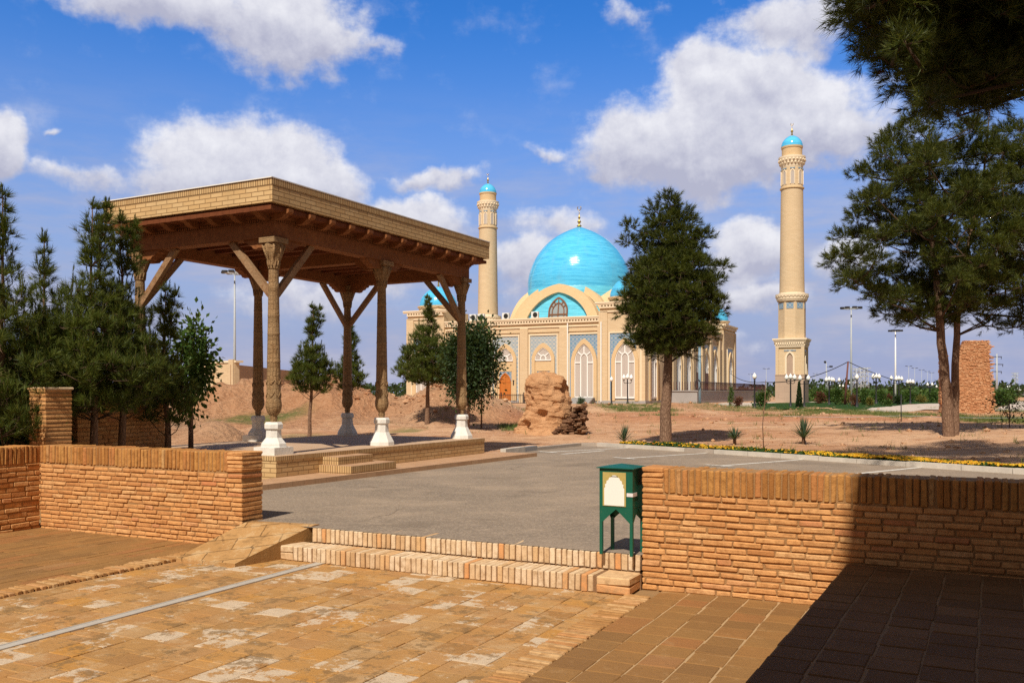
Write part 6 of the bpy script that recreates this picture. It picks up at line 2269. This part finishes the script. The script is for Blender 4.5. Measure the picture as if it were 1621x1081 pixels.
# ------------------------------------------------------------------ compound wall and gate at the far left, far buildings
cw = empty('compound_wall', (0, 0, 0), 0, 'pale brick wall with arched niches seen beyond the mound at the left', 'wall')
cw['kind'] = 'thing'
pL, pR, pM = at(300, 612, 74), at(372, 612, 70), at(470, 612, 92)
def upright(mb, p, q, z0, z1, th=.4, mi=0):
    d = (q - p); d.z = 0; d.normalize(); n = Vector((-d.y, d.x, 0)) * th
    mb.prism([tuple(p.xy), tuple(q.xy), tuple((q + n).xy), tuple((p + n).xy)], z0, z1, mi)
mb = MB(); upright(mb, pL, pR, .3, 4.15); mb.build('wall_face', M['mosque_brick'], cw)
mb = MB(); upright(mb, pL - Vector((.1, .15, 0)), pR + Vector((.1, -.15, 0)), 4.16, 4.32, .7); mb.build('coping', M['mosque_trim'], cw)
mb = MB(); upright(mb, pR + Vector((.02, .02, 0)), pM, .3, 4.0, .4); mb.build('side_wall', M['compound_back'], cw)
dW = (pR - pL); dW.z = 0; dW.normalize()
for f, wd in ((.28, .75), (.52, .3), (.95, .3)):
    c_ = pL.lerp(pR, f); nv = Vector((dW.y, -dW.x, 0))
    Pf = lambda s, z, d, off=0.0, c_=c_, nv=nv: tuple(Vector((c_.x, c_.y, 0)) + dW * s + nv * d + Vector((0, 0, z)))
    f_ = Face(Pf)
    if wd > .5:
        f_.ring(arch_open(2 * wd + .3, 2.3, 3.5, .5, 0), arch_open(2 * wd, 2.3, 3.3, .5, 0), 0, .12); f_.build('niche', M['mosque_trim'], cw)
    else:
        f_.bar(-wd, wd, .3, 4.4, 0, .18); f_.build('pilaster', M['mosque_brick'], cw)
Y = 240
hb = empty('hangar', tuple(at(1576, 624, Y)), -.15, 'low far building with a dark purple roof right of the brick ruin', 'building')
mb = MB(); mb.box(-4.0, 3.0, 0, 8, -1, .9); mb.build('wall', M['lilac_wall'], hb)
mb = MB(); mb.loft([[(-4.2, -.2, .9), (3.2, -.2, .9), (3.2, 8.2, .9), (-4.2, 8.2, .9)], [(-4.2, 3.8, 2.0), (3.2, 3.8, 2.0), (3.2, 4.2, 2.0), (-4.2, 4.2, 2.0)]]); mb.build('roof', M['purple_roof'], hb)
hb = empty('domed_hall', tuple(at(1601, 623, 260)), 0, 'far white hall with a shallow domed roof at the right edge', 'building')
mb = MB(); mb.box(-3.2, 4.4, 0, 6, -1, 1.0)
for k in range(5): mb.box(-3.3 + k * 1.7, -3.1 + k * 1.7, -.3, 0, -1, 1.0)
mb.build('wall', M['lilac_wall'], hb)
mb = MB(); mb.lathe([(4.6, 1.0), (4.3, 1.35), (3.0, 2.0), (1.4, 2.45), (0, 2.55)], 24, (.6, 3)); mb.build('roof', M['ac_white'], hb)
for i, (px, w_, h_, Y, lab) in enumerate([(1318, 9, 1.4, 270, 'long low pale shed beyond the lamps'), (1400, 7, 1.3, 280, 'low white shed behind the three-globe lamp between the masts'), (1435, 10, 1.7, 300, 'wide low white shed at the end of the pale path'), (1180, 9, 1.6, 260, 'low pale shed between mosque and minaret')]):
    p = at(px, 624, Y)
    fb = empty('shed', (p.x, p.y, .4), 0, lab, 'building', 'low sheds on the horizon')
    mb = MB(); mb.box(-w_ / 2, w_ / 2, 0, 5, 0, h_ + .9); mb.build('wall', M['lilac_wall'], fb)
    mb = MB(); mb.prism([(-w_ / 2 - .3, -.3), (w_ / 2 + .3, -.3), (w_ / 2 + .3, 5.3), (-w_ / 2 - .3, 5.3)], h_ + .9, h_ + 1.4); mb.build('roof', M['ac_white'], fb)

# ------------------------------------------------------------------ lawn, pale paths
gp6 = lambda px, py: tuple(ground_pt(px, py, .75).xy)
drape('lawn', [gp6(1190, 648.5), gp6(1275, 651), gp6(1345, 652.5), gp6(1405, 645.5), gp6(1440, 640.5), gp6(1400, 637), gp6(1290, 637), gp6(1190, 639)], .03, M['lawn'])
drape('pale_path', [gp6(1345, 652), gp6(1400, 652.5), gp6(1500, 650.5), gp6(1500, 639), gp6(1470, 639.2), gp6(1435, 641)], .045, M['light_paving'])
drape('far_lawn', [gp6(1352, 637.2), gp6(1440, 639.8), gp6(1510, 638.0), gp6(1510, 634.5), gp6(1420, 634)], .03, M['lawn'])
drape('pale_road', [gp6(1566, 652.5), gp6(1680, 652.0), gp6(1680, 636), gp6(1607, 636)], .045, M['light_paving'])
drape('side_lawn', [gp6(1560, 651.5), gp6(1604, 636.4), gp6(1640, 634.6), gp6(1570, 634.6), gp6(1545, 644)], .03, M['lawn'])
drape('mosque_pavement', [gp6(1080, 644.5), gp6(1190, 645.6), gp6(1320, 640.5), gp6(1290, 636), gp6(1150, 637.5)], .02, M['light_paving'])

# ------------------------------------------------------------------ shrubs, yuccas, flowers, weeds
def shrub(px, pb, w_px, h_px, leaf, label, seed, name='shrub', n=900, cone=False):
    Y = FPX * (EYE - .75) / (pb - HOR) if pb > HOR + 3 else 120
    X = (px - CXP) / FPX * Y
    rx = w_px / 2 / FPX * Y; h = h_px / FPX * Y
    rng = np.random.default_rng(seed)
    root = empty(name, (X, Y, tz(X, Y)), 0, label, 'shrub')
    mb = MB(); mb.tube([(0, 0, -.05), (0, 0, h * .4)], [.05, .02], 5); mb.build('trunk', M['bark'], root)
    if cone:
        f = rng.random(n) ** 1.3
        th = rng.random(n) * 2 * PI
        rr_ = rx * (1 - f) ** .8 * np.sqrt(rng.random(n)) + .02
        P = np.stack([rr_ * np.cos(th), rr_ * np.sin(th), f * h], 1); D = np.stack([np.cos(th) * .4, np.sin(th) * .4, np.ones(n)], 1)
    else:
        c = rng.normal(size=(9, 3)); c = norm(c) * .55
        k = rng.integers(0, 9, n)
        q = c[k] + rng.normal(size=(n, 3)) * .30
        P = q * np.array([rx, rx, h / 2]) + np.array([0, 0, h * .52]); D = norm(q + rng.normal(size=(n, 3)) * .4)
    P[:, 2] = np.maximum(P[:, 2], .03)
    Vn, Fn = leaves(P, D, max(.10, min(.22, rx * .3)), rng)
    mesh_np('crown', Vn, Fn, M[leaf], root)
    return root


SH = [(1168, 646, 15, 15, 'leaf_red', 'reddish brown shrub at the end of the mosque terrace'), (1206, 643, 22, 25, 'leaf', 'light green bush between the single-globe lamp and the minaret'),
      (1157, 642, 8, 30, 'leaf', 'tall green bush against the mosque terrace'), (1298, 639, 16, 17, 'leaf_red', 'dark red shrub right of the minaret base'),
      (1296, 636, 30, 24, 'leaf', 'broad green bush behind the red shrub right of the minaret'), (1326, 641, 18, 26, 'leaf', 'upright green bush behind the twin-globe lamp'), (1340, 640, 18, 22, 'leaf_yellow', 'yellowish bush at the foot of the cable pole'),
      (1352, 644, 14, 18, 'leaf_red', 'pink red rose bush by the single-globe lamp'), (1368, 641, 18, 24, 'leaf', 'green bush right of the single-globe lamp'), (1377, 643, 10, 13, 'leaf_yellow', 'yellow orange bush before the three-globe lamp'),
      (1397, 642, 14, 24, 'leaf', 'bright green upright bush right of the lone three-globe lamp'), (1405, 643, 11, 10, 'leaf', 'low round green bush in front of the purple one'), (1407, 639, 14, 14, 'leaf_red', 'purple red round bush between the two masts'),
      (1421, 641.5, 16, 16, 'leaf_dark', 'dark green bush at the foot of the white mast'), (1437, 637, 26, 16, 'leaf', 'wide green hedge bush behind the path end'), (1458, 637.5, 14, 13, 'leaf_yellow', 'yellow bush on the far lawn left of the pine trunk'),
      (1476, 637, 22, 18, 'leaf', 'green bush directly left of the leaning pine trunk'), (1583, 644, 26, 26, 'leaf', 'green bush at the right foot of the brick ruin'), (1596, 640, 28, 24, 'leaf', 'light green bush between the ruin and the pale road'),
      (1312, 637, 20, 18, 'leaf', 'green bush before the slim pale mast'), (1385, 636, 22, 16, 'leaf', 'green bush far behind the lone three-globe lamp')]
for i, s_ in enumerate(SH): shrub(*s_, 300 + i)
shrub(1265, 646.5, 11, 42, 'leaf_dark', 'small dark conical cypress before the minaret base', 330, 'cypress', 1600, True)
shrub(919, 639.5, 12, 10, 'agave', 'spiky green bush at the foot of the mosque front', 331)
wp = ground_pt(1598, 694, .42)
broad_tree((wp.x, wp.y, tz(wp.x, wp.y) - .05), 1.05, .1, .55, 'sparse twiggy bush near the kerb at the right edge', 340, 420, .07, 'leaf_dark', .02, name='twiggy_bush', clumps=18)


def yucca(px, pb, h, n, label, seed, stem=.12):
    p = ground_pt(px, pb, .40)
    rd = random.Random(seed)
    root = empty('yucca', (p.x, p.y, tz(p.x, p.y)), 0, label, 'yucca', 'yucca plants along the flower strip')
    mb = MB(); mb.tube([(0, 0, -.05), (0, 0, stem + .05)], [.05, .045], 7); mb.build('stem', M['bark'], root)
    mb = MB()
    for k in range(n):
        th = rd.random() * 2 * PI; e = R(rd.uniform(5, 88)); L_ = h * rd.uniform(.75, 1.1)
        d = Vector((math.cos(th) * math.cos(e), math.sin(th) * math.cos(e), math.sin(e)))
        s_ = Vector((-math.sin(th), math.cos(th), 0))
        p0 = Vector((0, 0, stem)); w_ = .019
        m1 = p0 + d * L_ * .5; e1 = p0 + d * L_ + Vector((0, 0, -.08 * math.cos(e) * L_))
        mb.face([p0 - s_ * w_ * .7, p0 + s_ * w_ * .7, m1 + s_ * w_, m1 - s_ * w_]); mb.face([m1 - s_ * w_, m1 + s_ * w_, e1])
    mb.build('leaves', M['agave'], root)


yucca(1272, 704, .62, 75, 'largest yucca with a wide rosette of stiff pointed leaves', 1, .16)
yucca(988, 700, .50, 50, 'yucca at the left end of the flower strip', 2, .12)
yucca(1163, 704, .40, 55, 'compact upright yucca to the right of the round pine', 3, .14)

# thin sapling stake, slim iron stake and the wire
p = ground_pt(1209, 711, .36)
sp_ = empty('sapling', (p.x, p.y, tz(p.x, p.y)), 0, 'thin bare sapling stem standing in the flower strip', 'sapling')
mb = MB(); mb.tube([(0, 0, -.05), (-.03, 0, .6), (.03, 0, 1.2), (.05, 0, 1.75)], [.013, .012, .010, .006], 5); mb.tube([(.02, 0, 1.1), (.16, .02, 1.42)], [.006, .003], 4); mb.tube([(.0, 0, .9), (-.12, .02, 1.2)], [.006, .003], 4); mb.build('stem', M['bark'], sp_)
p = ground_pt(1426.5, 680, .42)
wf = empty('wire_fence', (0, 0, 0), 0, 'thin dark stake holding slack wires before the right pines', 'fence')
mb = MB(); mb.tube([(p.x, p.y, .3), (p.x, p.y, 1.75)], .018, 6); mb.build('stake', M['dark_metal'], wf)
q = ground_pt(1700, 683, .42); q0 = ground_pt(1240, 681, .42)
mb = MB()
for zz in (.55, .95):
    mb.tube(sag(Vector((p.x, p.y, zz)), Vector((q.x, q.y, zz)), .06), .006, 4); mb.tube(sag(Vector((p.x, p.y, zz)), Vector((q0.x, q0.y, zz)), .05), .006, 4)
mb.build('wire', M['grey_metal'], wf)

# flower strip behind the kerb: foliage cushion and marigold heads
rng = np.random.default_rng(77)
n = 15000
s_ = rng.random(n) * 15.2 - .3; d_ = .17 + rng.random(n) * .46 * (.5 + .5 * vnoise(s_ * 1.0, s_ * 0 + 3, .7, 4))
Pf = np.stack([K0.x + KD.x * s_ + KN.x * d_, K0.y + KD.y * s_ + KN.y * d_], 1)
z_ = np.maximum(terrain(Pf[:, 0], Pf[:, 1]), ZP + .05)
hgt = .075 * (vnoise(Pf[:, 0], Pf[:, 1], .35, 15) * .8 + .35)
P3 = np.concatenate([Pf, (z_ + rng.random(n) * hgt)[:, None]], 1)
Vn, Fn = leaves(P3, rng.normal(size=(n, 3)) * [1, 1, .5] + [0, 0, .6], .075, rng)
tag(mesh_np('flower_bed', Vn, Fn, M['leaf']), 'strip of low green foliage with marigolds behind the kerb', 'flower bed', kind='stuff')
dn = np.clip(.05 + 1.1 * smooth(s_, 5.2, 7.4) * (1 - .75 * smooth(s_, 9.0, 11)) + .16 * (s_ < 6) * (vnoise(s_, s_ * 0, .8, 31) > .45), 0, 1)
keep = (rng.random(n) < dn * .62)
Pk = P3[keep]; Pk[:, 2] = z_[keep] + hgt[keep] * 1.05 + .02
m = len(Pk)
ang = np.arange(6) * PI / 3
ringv = np.stack([np.cos(ang), np.sin(ang), np.zeros(6)], 1)
rad = .028 * (.7 + .6 * rng.random(m))
tilt = rng.normal(size=(m, 2)) * .35
Vv = Pk[:, None, :] + ringv[None] * rad[:, None, None]
Vv[:, :, 2] += ringv[None, :, 0] * rad[:, None] * tilt[:, :1] + ringv[None, :, 1] * rad[:, None] * tilt[:, 1:] 
topv = Pk + np.array([0, 0, .022]); botv = Pk - np.array([0, 0, .018])
allv = np.concatenate([Vv, topv[:, None], botv[:, None]], 1).reshape(-1, 3)
b_ = (np.arange(m) * 8)[:, None]
tri = []
for k in range(6):
    tri.append(np.concatenate([b_ + k, b_ + (k + 1) % 6, b_ + 6], 1)); tri.append(np.concatenate([b_ + (k + 1) % 6, b_ + k, b_ + 7], 1))
tag(mesh_np('marigold_flowers', allv, np.concatenate(tri), M['petal']), 'yellow and orange marigold flowers in the strip along the kerb', 'flowers', kind='stuff')

# weeds and dry grass in the field
n = 130000
yy = 15 * (70 / 15) ** rng.random(n); rr_ = rng.random(n) * 1.1 - .52
xx = rr_ * yy
g, _c = cover(xx, yy)
patch = smooth(vnoise(xx, yy, 1.1, 41) * .6 + vnoise(xx, yy, .4, 42) * .5, .42, .62)
sK = (xx - K0.x) * KN.x + (yy - K0.y) * KN.y
pa_ = (xx - PC.x) * PV.x + (yy - PC.y) * PV.y; pb2 = (xx - PC.x) * PU.x + (yy - PC.y) * PU.y
ok = (rng.random(n) < np.clip(g * patch * 1.1 + .006, 0, 1)) & (sK > .9) & ~((pa_ > -5) & (pa_ < 2) & (pb2 < 7.8))
xx, yy = xx[ok], yy[ok]
k = 5
xx = np.repeat(xx, k) + rng.normal(size=len(xx) * k) * .06; yy = np.repeat(yy, k) + rng.normal(size=len(yy) * k) * .06
zz = terrain(xx, yy) - .01
m = len(xx)
D = norm(np.stack([rng.normal(size=m) * .5, rng.normal(size=m) * .5, np.ones(m)], 1))
L_ = .10 + .16 * rng.random(m); w = rand_perp(D, rng) * .008
B_ = np.stack([xx, yy, zz], 1)
Vn = np.stack([B_ - w, B_ + w, B_ + D * L_[:, None]], 1).reshape(-1, 3)
tag(mesh_np('wild_grass', Vn, np.arange(len(Vn)).reshape(-1, 3), M['grass']), 'patches of dry wild grass on the bare earth', 'grass', kind='stuff')

# clods and stones on the earth
bm = bmesh.new(); bmesh.ops.create_icosphere(bm, subdivisions=1, radius=1.0); iv = np.array([v.co for v in bm.verts]); iface = np.array([[v.index for v in f.verts] for f in bm.faces]); bm.free()
n = 15000
yy = 17 * (60 / 17) ** rng.random(n); xx = (rng.random(n) * 1.05 - .5) * yy
sK = (xx - K0.x) * KN.x + (yy - K0.y) * KN.y
pa_ = (xx - PC.x) * PV.x + (yy - PC.y) * PV.y; pb2 = (xx - PC.x) * PU.x + (yy - PC.y) * PU.y
hill = (terrain(xx, yy) - .4)
ok = (sK > 1.0) & ~((pa_ > -5) & (pa_ < 2) & (pb2 < 7.8)) & (rng.random(n) < .12 + np.clip(hill - .38, 0, 1))
xx, yy = xx[ok], yy[ok]; m = len(xx)
sz = (.018 + .06 * rng.random(m) ** 3) * (1 + .9 * np.clip(hill[ok], 0, 1))
vv = iv[None] * (1 + .35 * rng.normal(size=(m, len(iv), 1)).clip(-1, 1)) * sz[:, None, None] * np.array([1, 1, .7])
vv += np.stack([xx, yy, terrain(xx, yy) + sz * .2], 1)[:, None]
ff = (iface[None] + (np.arange(m) * len(iv))[:, None, None]).reshape(-1, 3)
tag(mesh_np('earth_clods', vv.reshape(-1, 3), ff, M['earth']), 'loose clods of earth scattered over the field', 'clods', kind='stuff')

# far tree belt on the horizon, and the white-globed lamps' shrub belt
rng = np.random.default_rng(5)
n = 26000
rr_ = rng.random(n) * 1.5 - .75
yy = 210 + 90 * rng.random(n)
xx = rr_ * yy
H_ = 1.3 + 2.3 * vnoise(xx, yy * .2, 9.0, 51) + 1.2 * vnoise(xx, yy * .2, 3.0, 52)
P = np.stack([xx, yy, .5 + H_ * rng.random(n) ** .7], 1)
Vn, Fn = leaves(P, rng.normal(size=(n, 3)) + [0, 0, .3], 1.1, rng)
tag(mesh_np('far_tree_belt', Vn, Fn, M['leaf_dark']), 'far belt of trees along the horizon', 'tree belt', kind='stuff')
n = 16000
yy = 105 + 60 * rng.random(n)
xx = (.31 + .19 * rng.random(n)) * yy
P = np.stack([xx, yy, .5 + (.4 + 1.6 * vnoise(xx, yy, 5.0, 61)) * rng.random(n)], 1)
Vn, Fn = leaves(P, rng.normal(size=(n, 3)) + [0, 0, .3], .5, rng)
tag(mesh_np('park_hedges', Vn, Fn, M['leaf']), 'green hedges and shrubs of the far park', 'hedges', kind='stuff')
